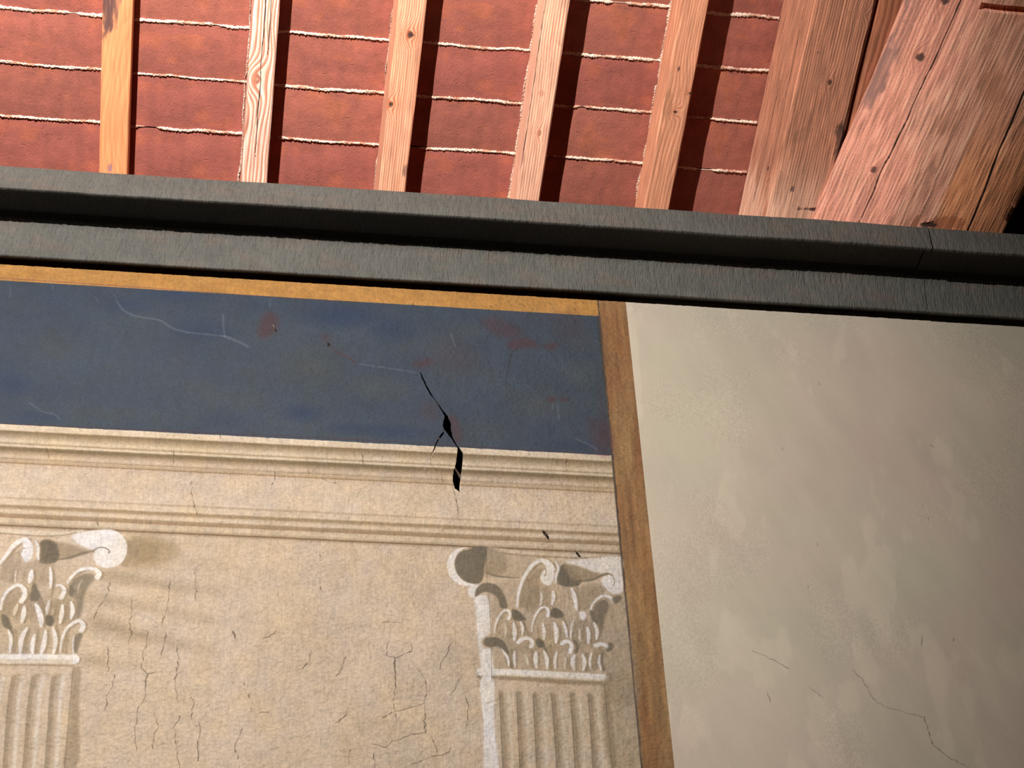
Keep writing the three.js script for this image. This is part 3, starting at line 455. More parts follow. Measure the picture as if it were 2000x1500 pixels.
function smoothPath(g, p, closed) {                   // smooth line through the given points
  const q = p.length < 3 ? p : sampleCurve(p, p.length * 6, closed);
  q.forEach((e, k) => k ? g.lineTo(e[0], e[1]) : g.moveTo(e[0], e[1]));
  if (closed) g.closePath();
}
function sampleCurve(p, k, closed = false) {                          // points along the same smooth line
  const c = new THREE.CatmullRomCurve3(p.map((q) => new THREE.Vector3(q[0], q[1], 0)), closed, 'centripetal');
  return c.getPoints(k).map((v) => [v.x, v.y]);
}
function paint(g, rows, mapX = (x) => x, outlined = false) {
  if (outlined) rows = rows.flatMap((r) => r[1] > 0 && r[1] < 14 && (r[0] === 'w' || r[0] === 'c') && r[4] ? [['m', r[1] * 0.9, 1.6, 0.7 * r[3], r[4], ...r.slice(5).map((v, i) => i % 2 ? v - r[1] * 0.1 : v + r[1] * 0.62)], r] : [r]);   // brown brush line the painter set beside each white one
  for (const [col, w, soft, alpha, taper, ...xy] of rows) {
    let p = []; for (let i = 0; i < xy.length; i += 2) p.push([cx(mapX(xy[i])), cy(xy[i + 1])]);
    const W = w * FK, B = soft * FK * 0.55, pad = Math.ceil(W + B * 3 + 4);
    let x0 = 1e9, y0 = 1e9, x1 = -1e9, y1 = -1e9;
    for (const q of p) { x0 = Math.min(x0, q[0]); y0 = Math.min(y0, q[1]); x1 = Math.max(x1, q[0]); y1 = Math.max(y1, q[1]); }
    x0 = Math.max(0, Math.floor(x0 - pad)); y0 = Math.max(0, Math.floor(y0 - pad)); x1 = Math.min(FN, Math.ceil(x1 + pad)); y1 = Math.min(FN, Math.ceil(y1 + pad));
    if (x1 - x0 < 2 || y1 - y0 < 2) continue;
    const t = canvas(x1 - x0, y1 - y0), h = t.getContext('2d');
    h.translate(-x0, -y0);
    h.fillStyle = h.strokeStyle = rgba(col); h.lineCap = 'round'; h.lineJoin = 'round'; h.lineWidth = Math.max(0.8, W);
    h.beginPath();
    if (!w) { smoothPath(h, p, true); h.fill(); }
    else if (!taper) { smoothPath(h, p, false); h.stroke(); }
    else {
      const q = sampleCurve(p, 28), L = [], R = [];
      for (let i = 0; i < q.length; i++) {
        const a = q[Math.max(0, i - 1)], b = q[Math.min(q.length - 1, i + 1)], l = Math.hypot(b[0] - a[0], b[1] - a[1]) || 1, s = i / (q.length - 1);
        const k = (taper === 1 ? Math.pow(Math.sin(Math.PI * mix(0.06, 0.94, s)), 0.7) : taper === 2 ? mix(0.3, 1, Math.pow(s, 0.7)) : mix(1, 0.25, s)) * W / 2;
        L.push([q[i][0] - (b[1] - a[1]) / l * k, q[i][1] + (b[0] - a[0]) / l * k]); R.unshift([q[i][0] + (b[1] - a[1]) / l * k, q[i][1] - (b[0] - a[0]) / l * k]);
      }
      const o = [...L, ...R]; h.moveTo(o[0][0], o[0][1]); for (const e of o) h.lineTo(e[0], e[1]); h.closePath(); h.fill();
      if (taper !== 1) { const e = q[q.length - 1]; h.beginPath(); h.arc(e[0], e[1], (taper === 2 ? 1 : 0.25) * W / 2, 0, 7); h.fill(); }
    }
    let src = t;
    if (B > 0.3) { src = canvas(x1 - x0, y1 - y0); const s = src.getContext('2d'); s.filter = `blur(${B.toFixed(2)}px)`; s.drawImage(t, 0, 0); s.getImageData(0, 0, 1, 1); }
    g.save(); g.globalAlpha = alpha; g.drawImage(src, x0, y0); g.restore();
  }
}
// painted moulding bands: [height in mm, r, g, b]
const BANDS = [[2986, 228, 207, 170], [2971, 224, 202, 163], [2967, 150, 126, 88], [2961, 163, 140, 102], [2952, 194, 170, 132], [2943, 222, 200, 160], [2939, 214, 190, 150], [2936, 178, 153, 114], [2933, 222, 200, 161], [2929, 220, 198, 160],
  [2926.5, 150, 128, 90], [2921, 146, 122, 84], [2914, 180, 154, 116], [2905, 213, 187, 149], [2899, 209, 183, 145], [2897, 180, 152, 112], [2895, 203, 177, 137], [2888, 199, 171, 131], [2886, 166, 134, 90], [2883, 212, 186, 150], [2870, 220, 195, 158],
  [2801, 221, 197, 160], [2797, 196, 170, 132], [2793, 218, 194, 156], [2782, 222, 198, 160], [2778, 174, 148, 108], [2773, 178, 152, 112], [2770, 205, 179, 141], [2766, 220, 196, 158], [2761, 218, 194, 156], [2757, 178, 152, 114], [2749, 174, 144, 104],
  [2746.5, 211, 187, 149], [2738, 215, 191, 153], [2731, 188, 162, 124], [2728.5, 134, 108, 72], [2725.5, 188, 162, 126], [2720, 214, 189, 152], [1000, 214, 189, 152]];
for (const q of BANDS) if (q[0] < 2986 && q[0] > 1000) for (const c of [1, 2, 3]) q[c] = [0, 218, 193, 156][c] + (q[c] - [0, 218, 193, 156][c]) * (q[c] < [0, 218, 193, 156][c] ? 1.22 : 1);
function bandColour(y) { if (y >= BANDS[0][0]) return BANDS[0].slice(1); for (let i = 1; i < BANDS.length; i++) if (y >= BANDS[i][0]) { const a = BANDS[i - 1], b = BANDS[i], t = (a[0] - y) / (a[0] - b[0]); return [mix(a[1], b[1], t), mix(a[2], b[2], t), mix(a[3], b[3], t)]; } return BANDS.at(-1).slice(1); }

const frescoCanvas = canvas(FN, FN), frescoBump = canvas(FN, FN);
{
  const g = frescoCanvas.getContext('2d'), im = g.createImageData(FN, FN), d = im.data;
  // ground colours of the fields
  for (let j = 0, i = 0; j < FN; j++) for (let k = 0; k < FN; k++, i += 4) {
    const x = FX0 + k / FK, y = FY0 + FS - j / FK;
    let c;
    if (x > STRIP_L) { const s = fbm(x * 0.09, y * 0.008 + 3, 4), q = fbm(x * 0.02 + 5, y * 0.006, 3); c = [mix(132, 194, s) + 20 * (q - 0.5), mix(90, 146, s) + 44 * (q - 0.5), mix(46, 86, s) + 40 * (q - 0.5)]; if (x < STRIP_L + 3.2 + 2 * (vn(y * 0.05, 2) - 0.5)) c = [84, 62, 44]; }
    else if (y > BLUE_TOP + 1.2 * (vn(x * 0.05, 9) - 0.5)) { const s = fbm(x * 0.03, y * 0.08, 3); c = [mix(186, 214, s), mix(128, 152, s), mix(50, 72, s)]; }
    else if (y > BLUE_BOT + 1.4 * (vn(x * 0.06, 4) - 0.5)) { const s = fbm(x * 0.008, y * 0.011, 4), q = fbm(x * 0.02 + 40, y * 0.02, 3); c = [mix(72, 104, s) + 10 * (q - 0.5), mix(82, 104, s), mix(104, 108, s)]; }
    else c = bandColour(y + 1.3 * (fbm(x * 0.012, y * 0.05, 2) - 0.5) + 0.5 * (vn(x * 0.09, y * 0.2) - 0.5));
    d[i] = c[0]; d[i + 1] = c[1]; d[i + 2] = c[2]; d[i + 3] = 255;
  }
  g.putImageData(im, 0, 0);
  // cloudy pigment in the blue field
  for (const [c, x, y, rx, ry, a] of P_blob) { g.save(); g.beginPath(); g.rect(0, cy(BLUE_TOP - 1), cx(STRIP_L), cy(BLUE_BOT + 1) - cy(BLUE_TOP - 1)); g.clip(); g.translate(cx(x), cy(y)); g.scale(rx * FK, ry * FK); const q = g.createRadialGradient(0, 0, 0.1, 0, 0, 1); q.addColorStop(0, rgba(c, a)); q.addColorStop(1, rgba(c, 0)); g.fillStyle = q; g.beginPath(); g.arc(0, 0, 1, 0, 7); g.fill(); g.restore(); }
  paint(g, P_red); paint(g, P_pale); paint(g, P_cast);
  paint(g, P_capL, (x) => -780 - x); paint(g, P_capL, undefined, true); paint(g, P_capR, undefined, true);
  { // the dark line along the inside of the upright ochre border
    const q = [['k', 3.4, 0.6, 0.9, 0, STRIP_L - 2, BLUE_TOP, STRIP_L - 1, 3250, STRIP_L + 0.5, 3100], ['k', 2.2, 0.5, 0.8, 0, STRIP_L + 0.5, 3100, STRIP_L - 0.5, 2800, STRIP_L + 1, 2500, STRIP_L, 1800]]; paint(g, q);
  }
  const hair = canvas(FN, FN), hg = hair.getContext('2d'); hg.fillStyle = '#000'; hg.fillRect(0, 0, FN, FN);
  hg.lineCap = 'round'; hg.lineJoin = 'round'; hg.strokeStyle = '#fff';
  const r = rng(5);
  for (const [, w, , alpha, , ...xy] of P_hair) {      // jagged hairlines, thinning and breaking
    let p = []; for (let i = 0; i < xy.length; i += 2) p.push([cx(xy[i]), cy(xy[i + 1])]);
    for (let i = 0; i + 1 < p.length; i++) { const a = p[i], b = p[i + 1], n = Math.max(2, Math.round(Math.hypot(b[0] - a[0], b[1] - a[1]) / 9)); let lx = a[0], ly = a[1]; for (let k = 1; k <= n; k++) { const t = k / n, jx = k < n ? (r() - 0.5) * 5.5 : 0, jy = k < n ? (r() - 0.5) * 4 : 0, X = mix(a[0], b[0], t) + jx, Y = mix(a[1], b[1], t) + jy; hg.lineWidth = Math.max(0.8, w * FK * mix(0.3, 0.85, r())); hg.globalAlpha = mix(0.3, 0.95, r()) * alpha; hg.beginPath(); hg.moveTo(lx, ly); hg.lineTo(X, Y); hg.stroke(); lx = X; ly = Y; } }
  }
  for (let i = 0; i < 420; i++) { const x = r() * FN, y = mix(cy(BLUE_TOP), FN, r()), l = mix(3, 16, r() * r()), a = r() * 6.3; hg.lineWidth = mix(0.7, 1.3, r()); hg.globalAlpha = mix(0.08, 0.4, r()); hg.beginPath(); hg.moveTo(x, y); hg.lineTo(x + Math.cos(a) * l * 0.5, y + Math.sin(a) * l); hg.stroke(); }
  const img = g.getImageData(0, 0, FN, FN), e = new Uint8ClampedArray(img.data), hd = new Uint8Array(hg.getImageData(0, 0, FN, FN).data), bg = frescoBump.getContext('2d'), bi = bg.createImageData(FN, FN), b = new Uint8ClampedArray(FN * FN * 4);
  finishFresco(e, hd, b);
  img.data.set(e); bi.data.set(b);
  g.putImageData(img, 0, 0); bg.putImageData(bi, 0, 0);
}
function finishFresco(e, hd, b) {            // weathering of the whole surface: blotches, brush lines, grain, flakes, hairlines
  const K0 = PIGMENT.k[0], K1 = PIGMENT.k[1], K2 = PIGMENT.k[2];
  for (let j = 0, i = 0; j < FN; j++) for (let k = 0; k < FN; k++, i += 4) {
    const x = FX0 + k / FK, y = FY0 + FS - j / FK, blue = y < BLUE_TOP && y > BLUE_BOT && x < STRIP_L;
    const coarse = fbm(x * 0.011 + 3, y * 0.013, 4) - 0.5, grain = cell(k, j) - 0.5, brush = vn(x * 0.5, y * 0.05) - 0.5, mid = fbm(x * 0.06, y * 0.05, 3) - 0.5, blotch = fbm(x * 0.025 + 60, y * 0.021 + 8, 3) - 0.5;
    const f = 1 + 0.1 * coarse + (blue ? 0.22 : 0.085) * grain + 0.06 * brush + 0.09 * mid + 0.1 * (vn(x * 0.22, y * 0.27) - 0.5) + 0.08 * (vn(x * 0.55 + 9, y * 0.5) - 0.5), ck = hd[i] / 255 * (blue ? 0.5 : 0.62);
    const tr = blue ? 0.54 : 0.905, tg = blue ? 0.645 : 0.918, tb = blue ? 0.71 : 0.985;
    e[i] = mix(e[i] * f * tr * (1 + 0.03 * blotch), K0, ck); e[i + 1] = mix(e[i + 1] * f * tg, K1, ck); e[i + 2] = mix(e[i + 2] * f * tb * (1 - 0.1 * blotch), K2, ck);
    const flake = sm(0.55, 0.62, fbm(x * 0.02 + 7, y * 0.024, 4)) * 20, h = 120 + 50 * (fbm(x * 0.008, y * 0.008, 3) - 0.5) * 2 + 40 * (fbm(x * 0.035 + 3, y * 0.045, 3) - 0.5) + 22 * (vn(x * 0.17, y * 0.2) - 0.5) + 18 * mid + 7 * grain + 7 * brush + flake * 0.6 - hd[i] / 255 * 40;
    b[i] = b[i + 1] = b[i + 2] = h; b[i + 3] = 255;
  }
}
const frescoMat = new THREE.MeshStandardMaterial({ map: texture(frescoCanvas, true), bumpMap: texture(frescoBump, false), bumpScale: 0.018, roughness: 0.93, metalness: 0 });
frescoMat.color.setScalar(0.40);

// ───────────────────────── wall: rubble core, fresco coat, lime-plaster coat ─────────────────────────
const PN = 2048, PX0 = 900, PY0 = 1900, PS = 1600, PK = PN / PS;
const plasterCanvas = canvas(PN, PN), plasterBump = canvas(PN, PN);
{
  const hair = canvas(PN, PN), hg = hair.getContext('2d'); hg.fillStyle = '#000'; hg.fillRect(0, 0, PN, PN); hg.strokeStyle = '#fff'; hg.lineCap = 'round';
  const r = rng(8);
  for (const [, w, , alpha, , ...xy] of P_hairW) { let p = []; for (let i = 0; i < xy.length; i += 2) p.push([(xy[i] - PX0) * PK, (PY0 + PS - xy[i + 1]) * PK]); for (let i = 0; i + 1 < p.length; i++) { const a = p[i], b = p[i + 1], n = Math.max(2, Math.round(Math.hypot(b[0] - a[0], b[1] - a[1]) / 9)); let lx = a[0], ly = a[1]; for (let k = 1; k <= n; k++) { const t = k / n, X = mix(a[0], b[0], t) + (k < n ? (r() - 0.5) * 4 : 0), Y = mix(a[1], b[1], t) + (k < n ? (r() - 0.5) * 4 : 0); hg.lineWidth = Math.max(0.9, w * PK * mix(0.4, 1, r())); hg.globalAlpha = mix(0.3, 0.9, r()) * alpha; hg.beginPath(); hg.moveTo(lx, ly); hg.lineTo(X, Y); hg.stroke(); lx = X; ly = Y; } } }
  for (let i = 0; i < 130; i++) { const x = r() * PN, y = r() * PN, l = mix(2, 12, r() * r()); hg.lineWidth = mix(0.8, 1.6, r()); hg.globalAlpha = mix(0.08, 0.4, r()); hg.beginPath(); hg.moveTo(x, y); hg.lineTo(x + (r() - 0.6) * l, y + l); hg.stroke(); }
  const hd = new Uint8Array(hg.getImageData(0, 0, PN, PN).data), g = plasterCanvas.getContext('2d'), im = g.createImageData(PN, PN), d = im.data, bg = plasterBump.getContext('2d'), bi = bg.createImageData(PN, PN), b = bi.data;
  for (let j = 0, i = 0; j < PN; j++) for (let k = 0; k < PN; k++, i += 4) {
    const x = PX0 + k / PK, y = PY0 + PS - j / PK;
    const s = fbm(x * 0.006 + 2, y * 0.005 + 9, 4) - 0.5, pink = fbm(x * 0.004 + 30, y * 0.004, 3) - 0.5, gr = cell(k, j) - 0.5, wipe = fbm(x * 0.02 + y * 0.008, y * 0.006 - x * 0.004, 4) - 0.5, speck = sm(0.5, 0.66, fbm(x * 0.007 + 11, y * 0.007 + 3, 3)) * (vn(x * 0.35, y * 0.3) - 0.5);
    const lime = sm(0.6, 0.7, fbm(x * 0.016 + 90, y * 0.006 + 20, 4)) * 0.04, f = 1 + 0.07 * s + 0.06 * wipe + 0.05 * gr + 0.08 * speck + lime, ck = hd[i] / 255 * 0.7;
    d[i] = clamp255(mix((212 + 10 * pink) * f, 92, ck)); d[i + 1] = clamp255(mix((197 - 6 * pink) * f, 80, ck)); d[i + 2] = clamp255(mix((177 + 2 * pink) * f, 66, ck)); d[i + 3] = 255;
    b[i] = b[i + 1] = b[i + 2] = clamp255(120 + 150 * s + 70 * wipe + 8 * gr + 22 * speck - hd[i] / 255 * 50); b[i + 3] = 255;
  }
  g.putImageData(im, 0, 0); bg.putImageData(bi, 0, 0);
}
const plasterMat = new THREE.MeshStandardMaterial({ map: texture(plasterCanvas, true), bumpMap: texture(plasterBump, false), bumpScale: 0.0035, roughness: 0.92 });
plasterMat.color.setScalar(0.40);
const coreMat = new THREE.MeshStandardMaterial({ color: new THREE.Color(0.17, 0.115, 0.08), roughness: 1 });

const evaluator = new Evaluator(); evaluator.useGroups = false; evaluator.attributes = ['position', 'normal', 'uv'];
const toPts = (a) => { const p = []; for (let i = 0; i < a.length; i += 2) p.push(new THREE.Vector2(a[i] / 1000, EYE + a[i + 1] / 1000)); return p; };
const rect = (x0, y0, x1, y1) => toPts([x0, y0, x1, y0, x1, y1, x0, y1]);
const COAT = 0.0025;
function slab(pts, depth, z, holes = []) { const s = new THREE.Shape(pts); for (const h of holes) s.holes.push(new THREE.Path(h)); const g = new THREE.ExtrudeGeometry(s, { depth, bevelEnabled: false, steps: 1 }); g.translate(0, 0, z); return g; }
function cut(geometry, cutters) { let b = new Brush(geometry); b.updateMatrixWorld(); for (const c of cutters) { const k = new Brush(c); k.updateMatrixWorld(); b = evaluator.evaluate(b, k, SUBTRACTION); } return b.geometry; }
function wallUV(g, x0, y0, s) { const p = g.attributes.position, uv = new Float32Array(p.count * 2); for (let i = 0; i < p.count; i++) { uv[i * 2] = (p.getX(i) * 1000 - x0) / s; uv[i * 2 + 1] = ((p.getY(i) - EYE) * 1000 - y0) / s; } g.setAttribute('uv', new THREE.BufferAttribute(uv, 2)); return g; }
function rough(a, amp, seed) { const r = rng(seed), o = []; for (let i = 0; i < a.length; i += 2) { const x = a[i], y = a[i + 1], X = a[(i + 2) % a.length], Y = a[(i + 3) % a.length]; o.push(x, y); for (const t of [0.33, 0.66]) o.push(mix(x, X, t) + (r() - 0.5) * amp, mix(y, Y, t) + (r() - 0.5) * amp); } return o; }
const crackMain = toPts(rough(G_crackMain, 1.6, 3)), crackBranch = toPts(rough(G_crackBranch, 0.8, 4));
const NL = 21, hollow = toPts(G_crackMain.map((v, i) => i % 2 ? v + (i < 8 || i > 70 ? 14 : i > 36 && i < 46 ? -12 : 0) : v + (i / 2 < NL ? -24 : 75)));   // unseen void, shaped wider than the crack so lamplight leaves its inside dark
const deep = slab(hollow, 0.36, -0.34);
const widen = (a, k) => { let x = 0, y = 0; const n = a.length / 2; for (let i = 0; i < a.length; i += 2) { x += a[i] / n; y += a[i + 1] / n; } return a.map((v, i) => i % 2 ? y + (v - y) * 1.15 : x + (v - x) * k); };
const cutters = [slab(crackMain, 0.04, -0.02), slab(crackBranch, 0.04, -0.02), ...G_holes.map((h) => slab(toPts(h), 0.04, -0.02))];
const small = [slab(toPts(widen(G_crackBranch, 1.6)), 0.14, -0.12), ...G_holes.map((h) => slab(toPts(widen(h, 2.5)), 0.14, -0.12))];

const WALL_L = -3000, WALL_R = 4500;
const wallBack = structure(add(new THREE.Group(), 'wall_back'), 'thick back wall with a mural at one side and bare lime plaster at the other');
mesh('masonry', cut(slab(rect(WALL_L, -1600, WALL_R, WALL_TOP + 118), 0.5 - COAT, -0.5), [deep, ...small]), coreMat, wallBack);
mesh('plaster_coat', wallUV(slab(rect(STRIP_R, -1600, WALL_R, WALL_TOP), COAT - 0.0004, -COAT), PX0, PY0, PS), plasterMat, wallBack).userData.label = 'mottled off-white lime plaster';
mesh('plaster_dado', wallUV(slab(rect(WALL_L, -1600, STRIP_R, FY0), COAT - 0.0004, -COAT), PX0, PY0, PS), plasterMat, wallBack);

const fresco = add(new THREE.Group(), 'fresco');
tag(fresco, 'old illusionistic wall painting of a blue band, cream cornice and pillars in an ochre border', 'fresco');
const fpart = (name, pts, label, cuts = [], holes = []) => { let g = slab(pts, COAT, -COAT, holes); if (cuts.length) g = cut(g, cuts); const m = mesh(name, wallUV(g, FX0, FY0, FS), frescoMat, fresco); m.userData.label = label; return m; };
const FL = -2480, capR = toPts(G_capR), capL = toPts(G_capL), capL2 = toPts(G_capL.map((v, i) => i % 2 ? v : -1520 - v)).reverse();
const SHAFT_B = FY0, RS = [[557, 2417], [590, FY0], [850, FY0], [828, 2404]], LS = [[-560, 2423], [-560, FY0], [-218, FY0], [-197, 2423]];
fpart('ochre_border', rect(FL, BLUE_TOP, STRIP_L, WALL_TOP), 'ochre yellow strip along the top of the mural', cutters);
fpart('ochre_border', rect(STRIP_L, FY0, STRIP_R, WALL_TOP), 'upright brown ochre strip closing the mural');
fpart('blue_field', rect(FL, BLUE_BOT, STRIP_L, BLUE_TOP), 'clouded grey-blue band with rusty red spots and a crack', cutters);
fpart('painted_cornice', rect(FL, 2884, STRIP_L, BLUE_BOT), 'cream painted cornice of several bands', cutters);
fpart('painted_frieze', rect(FL, 2800, STRIP_L, 2884), 'plain cream painted frieze', cutters);
fpart('painted_architrave', rect(FL, 2726, STRIP_L, 2800), 'cream painted architrave of three bands', cutters);
{ // the plain field below the architrave with the painted pillars cut out of it, each pillar a part of its own
  const clip = (a, x1) => a.map((v, i) => i % 2 ? Math.min(v, 2725.4) : Math.min(v, x1));
  const half = clip(G_capL, 900).map((v, i, a) => (i === 0 || i === a.length - 2) ? -390 : v), mirror = [];
  for (let i = half.length - 4; i >= 2; i -= 2) mirror.push(-780 - half[i], half[i + 1]);
  const outlines = [clip(G_capR, STRIP_L - 1.5), [...half.slice(2, -2), ...mirror]];
  const far = []; for (let i = outlines[1].length - 2; i >= 0; i -= 2) far.push(-1520 - outlines[1][i], outlines[1][i + 1]);
  outlines.push(far);
  const shafts = [[567, 2425, 596, FY0 - 5, 862, FY0 - 5, 828, 2425], [-583, 2425, -560, FY0 - 5, -220, FY0 - 5, -197, 2425], [-1323, 2425, -1300, FY0 - 5, -960, FY0 - 5, -937, 2425]];
  const prism = (a) => slab(toPts(a), 0.04, -0.02);
  fpart('painted_wall', rect(FL, FY0, STRIP_L, 2726), 'cream painted wall crazed with hairline cracks', [...outlines.map(prism), ...shafts.map(prism), ...cutters]);
  const names = ['painted capital with a shaded left volute beside the ochre strip', 'painted capital with a white right volute and drop shades', 'painted capital'];
  outlines.forEach((o, i) => fpart('painted_capital', toPts(o), names[i]));
  shafts.forEach((s, i) => fpart('painted_shaft', toPts(s.map((v, k) => k % 2 ? Math.max(v, FY0) : v)), ['fluted painted shaft with a white left edge', 'fluted painted shaft with a shaded right edge', 'fluted painted shaft'][i], [prism(outlines[i])]));
}

// ───────────────────────── stone cornice ─────────────────────────
const stoneTex = pixelTexture(1024, 512, (x, y) => { const s = fbm(x * 0.012, y * 0.012, 4) - 0.5, gr = cell(x, y) - 0.5, st = vn(x * 0.28 + y * 0.06, y * 0.03) - 0.5, pk = sm(0.55, 0.7, fbm(x * 0.006 + 9, y * 0.02, 3)), f = 1 + 0.16 * s + 0.2 * gr + 0.12 * st; return [(114 + 10 * pk) * f, (112 + 2 * pk) * f, 105 * f]; }, true, THREE.RepeatWrapping);
const stoneBump = pixelTexture(1024, 512, (x, y) => { const st = vn(x * 0.42 + y * 0.03, y * 0.06), st2 = vn(x * 0.16 - y * 0.02 + 50, y * 0.03), g = cell(x, y); const h = 255 * (0.55 * st + 0.25 * st2 + 0.2 * g); return [h, h, h]; }, false, THREE.RepeatWrapping);
const stoneMat = new THREE.MeshStandardMaterial({ map: stoneTex, bumpMap: stoneBump, bumpScale: 0.0036, roughness: 0.9 });
stoneMat.color.setScalar(0.32);
function corniceProfile() {
  const p = [[-0.011, 3.444, 0], [0.022, 3.444, 0], [0.0255, 3.430, 0.3], [0.027, 3.4255, 0.6], [0.035, 3.4243, 1], [0.0362, 3.428, 1], [0.0366, 3.432, 1]];
  for (let i = 0; i <= 12; i++) { const t = i / 12 * Math.PI / 2; p.push([0.0368 + 0.024 * (1 - Math.cos(t)), 3.437 + 0.073 * Math.sin(t), 0.9]); }
  p.push([0.064, 3.5145, 0.4], [0.070, 3.528, 0], [0.080, 3.531, 0], [0.148, 3.531, 0], [0.162, 3.515, 0.2], [0.1655, 3.493, 0.5], [0.168, 3.4895, 0.8], [0.1775, 3.489, 1]);
  for (let i = 0; i <= 9; i++) p.push([0.1798, 3.491 + 0.0615 * i / 9, 1]);
  p.push([0.177, 3.5553, 0.8], [0.1, 3.5565, 0], [-0.011, 3.5565, 0]);
  return p;
}
function corniceBlock(x0, x1, dy, seed, upper) {
  const full = corniceProfile(), cutAt = full.findIndex((q) => q[0] === 0.148), prof = upper ? [[-0.011, 3.527, 0], [0.082, 3.527, 0], [0.148, 3.5275, 0], ...full.slice(cutAt + 1)] : [...full.slice(0, cutAt), [0.08, 3.536, 0], [-0.011, 3.536, 0]], nx = Math.round((x1 - x0) / 0.003), nr = prof.length, pos = new Float32Array((nx + 1) * nr * 3), uv = new Float32Array((nx + 1) * nr * 2), idx = [];
  const len = [0]; for (let r = 1; r < nr; r++) len.push(len[r - 1] + Math.hypot(prof[r][0] - prof[r - 1][0], prof[r][1] - prof[r - 1][1]));
  for (let i = 0; i <= nx; i++) for (let r = 0; r < nr; r++) {
    const x = mix(x0, x1, i / nx), [z, y, k] = prof[r], o = i * nr + r, l = len[r];
    const tool = vn(x * 190 + l * 25 + seed, l * 22) - 0.5, wave = fbm(x * 5 + seed, l * 4, 3) - 0.5, chip = Math.max(0, vn(x * 38 + seed, l * 9 + 3) - 0.78) * 4;
    const a = k * (tool * 0.0016 - chip * 0.0012) + wave * 0.004 * (k > 0 ? 1 : 0.3);
    pos.set([x, EYE + y + dy + wave * 0.0022 * Math.min(1, k + 0.2) - (k > 0.5 && k <= 1 ? tool * 0.0016 : 0), z + a], o * 3); uv.set([x * 1.6, l * 3.2], o * 2);
    if (i < nx && r < nr - 1) { const A = o, B = o + nr; idx.push(A, B, A + 1, B, B + 1, A + 1); }
  }
  const g = new THREE.BufferGeometry(); g.setAttribute('position', new THREE.BufferAttribute(pos, 3)); g.setAttribute('uv', new THREE.BufferAttribute(uv, 2)); g.setIndex(idx); g.computeVertexNormals();
  // end faces close the block
  const shape = prof.map((q) => new THREE.Vector2(q[0], q[1])), tri = THREE.ShapeUtils.triangulateShape(shape, []), caps = [];
  for (const [x, flip] of [[x0, false], [x1, true]]) { const c = new THREE.BufferGeometry(), v = [], t = [], n = []; for (const q of prof) { v.push(x, EYE + q[1] + dy, q[0]); t.push(q[0] * 3, q[1] * 3); n.push(flip ? 1 : -1, 0, 0); } c.setAttribute('position', new THREE.Float32BufferAttribute(v, 3)); c.setAttribute('normal', new THREE.Float32BufferAttribute(n, 3)); c.setAttribute('uv', new THREE.Float32BufferAttribute(t, 2)); c.setIndex(tri.flatMap((f) => flip ? [f[0], f[1], f[2]] : [f[0], f[2], f[1]])); caps.push(c); }
  return mergeGeometries([g, ...caps]);
}
const cornice = structure(add(new THREE.Group(), 'trim_1'), 'grey tooled stone cornice under the rafters');
const JOINT = 1.626;
mesh('corona_stone', corniceBlock(-2.4, JOINT - 0.0006, 0, 1, true), stoneMat, cornice);
mesh('corona_stone', corniceBlock(JOINT + 0.0006, 4.4, -0.0035, 40, true), stoneMat, cornice);
mesh('cavetto_stone', corniceBlock(-2.4, JOINT + 0.0194, 0, 7, false), stoneMat, cornice);
mesh('cavetto_stone', corniceBlock(JOINT + 0.0206, 4.4, -0.0015, 55, false), stoneMat, cornice);

// ───────────────────────── roof: terracotta tiles bedded in lime between the rafters ─────────────────────────
const ceiling = structure(add(new THREE.Group(), 'ceiling'), 'pitched ceiling of red terracotta tiles with pale lime joints');
ceiling.position.copy(ROOF0); ceiling.rotation.x = -SLOPE;              // local x along the wall, y up through the roof, z up the slope
function tileTexture(seed, smear) {
  return pixelTexture(384, 192, (x, y) => {
    const s = fbm(x * 0.018 + seed, y * 0.024, 4) - 0.5, q = fbm(x * 0.05 + seed * 3, y * 0.02 + 8, 3) - 0.5, gr = cell(x + seed * 31, y) - 0.5, pit = sm(0.9, 0.97, vn(x * 0.17 + seed, y * 0.19)), dust = smear * sm(0.5, 0.68, fbm(x * 0.02 + 4, y * 0.035 + 2, 4)) * sm(130, 20, Math.abs(y - 130)), or = sm(0.6, 0.76, fbm(x * 0.012 + seed * 7, y * 0.016, 3));
    const f = 1 + 0.2 * s + 0.2 * gr + 0.12 * q - 0.3 * pit * 0.5;
    return [mix((167 + 10 * or) * f, 200, dust * 0.6), mix((94 + 5 * or) * f, 165, dust * 0.6), mix((79 - 3 * or) * f, 150, dust * 0.6)];
  }, true);
}
const tileBump = pixelTexture(384, 192, (x, y) => { const h = 130 + 70 * (fbm(x * 0.025, y * 0.03, 4) - 0.5) + 30 * (cell(x, y) - 0.5) + 26 * (vn(x * 0.3, y * 0.16) - 0.5) - 70 * sm(0.93, 0.98, vn(x * 0.13 + 30, y * 0.15)); return [h, h, h]; }, false);
const tileMats = [0, 1, 2, 3, 4, 5].map((i) => { const m = new THREE.MeshStandardMaterial({ map: tileTexture(i * 13 + 2, i === 5 ? 1 : 0), bumpMap: tileBump, bumpScale: 0.003, roughness: 0.92 }); const t = [1, 0.93, 1.05, 0.9, 0.98, 0.92][i]; m.color.setRGB(t, t * [1, 1, 1.03, 1.02, 0.96, 1][i], t).multiplyScalar(0.8); return m; });
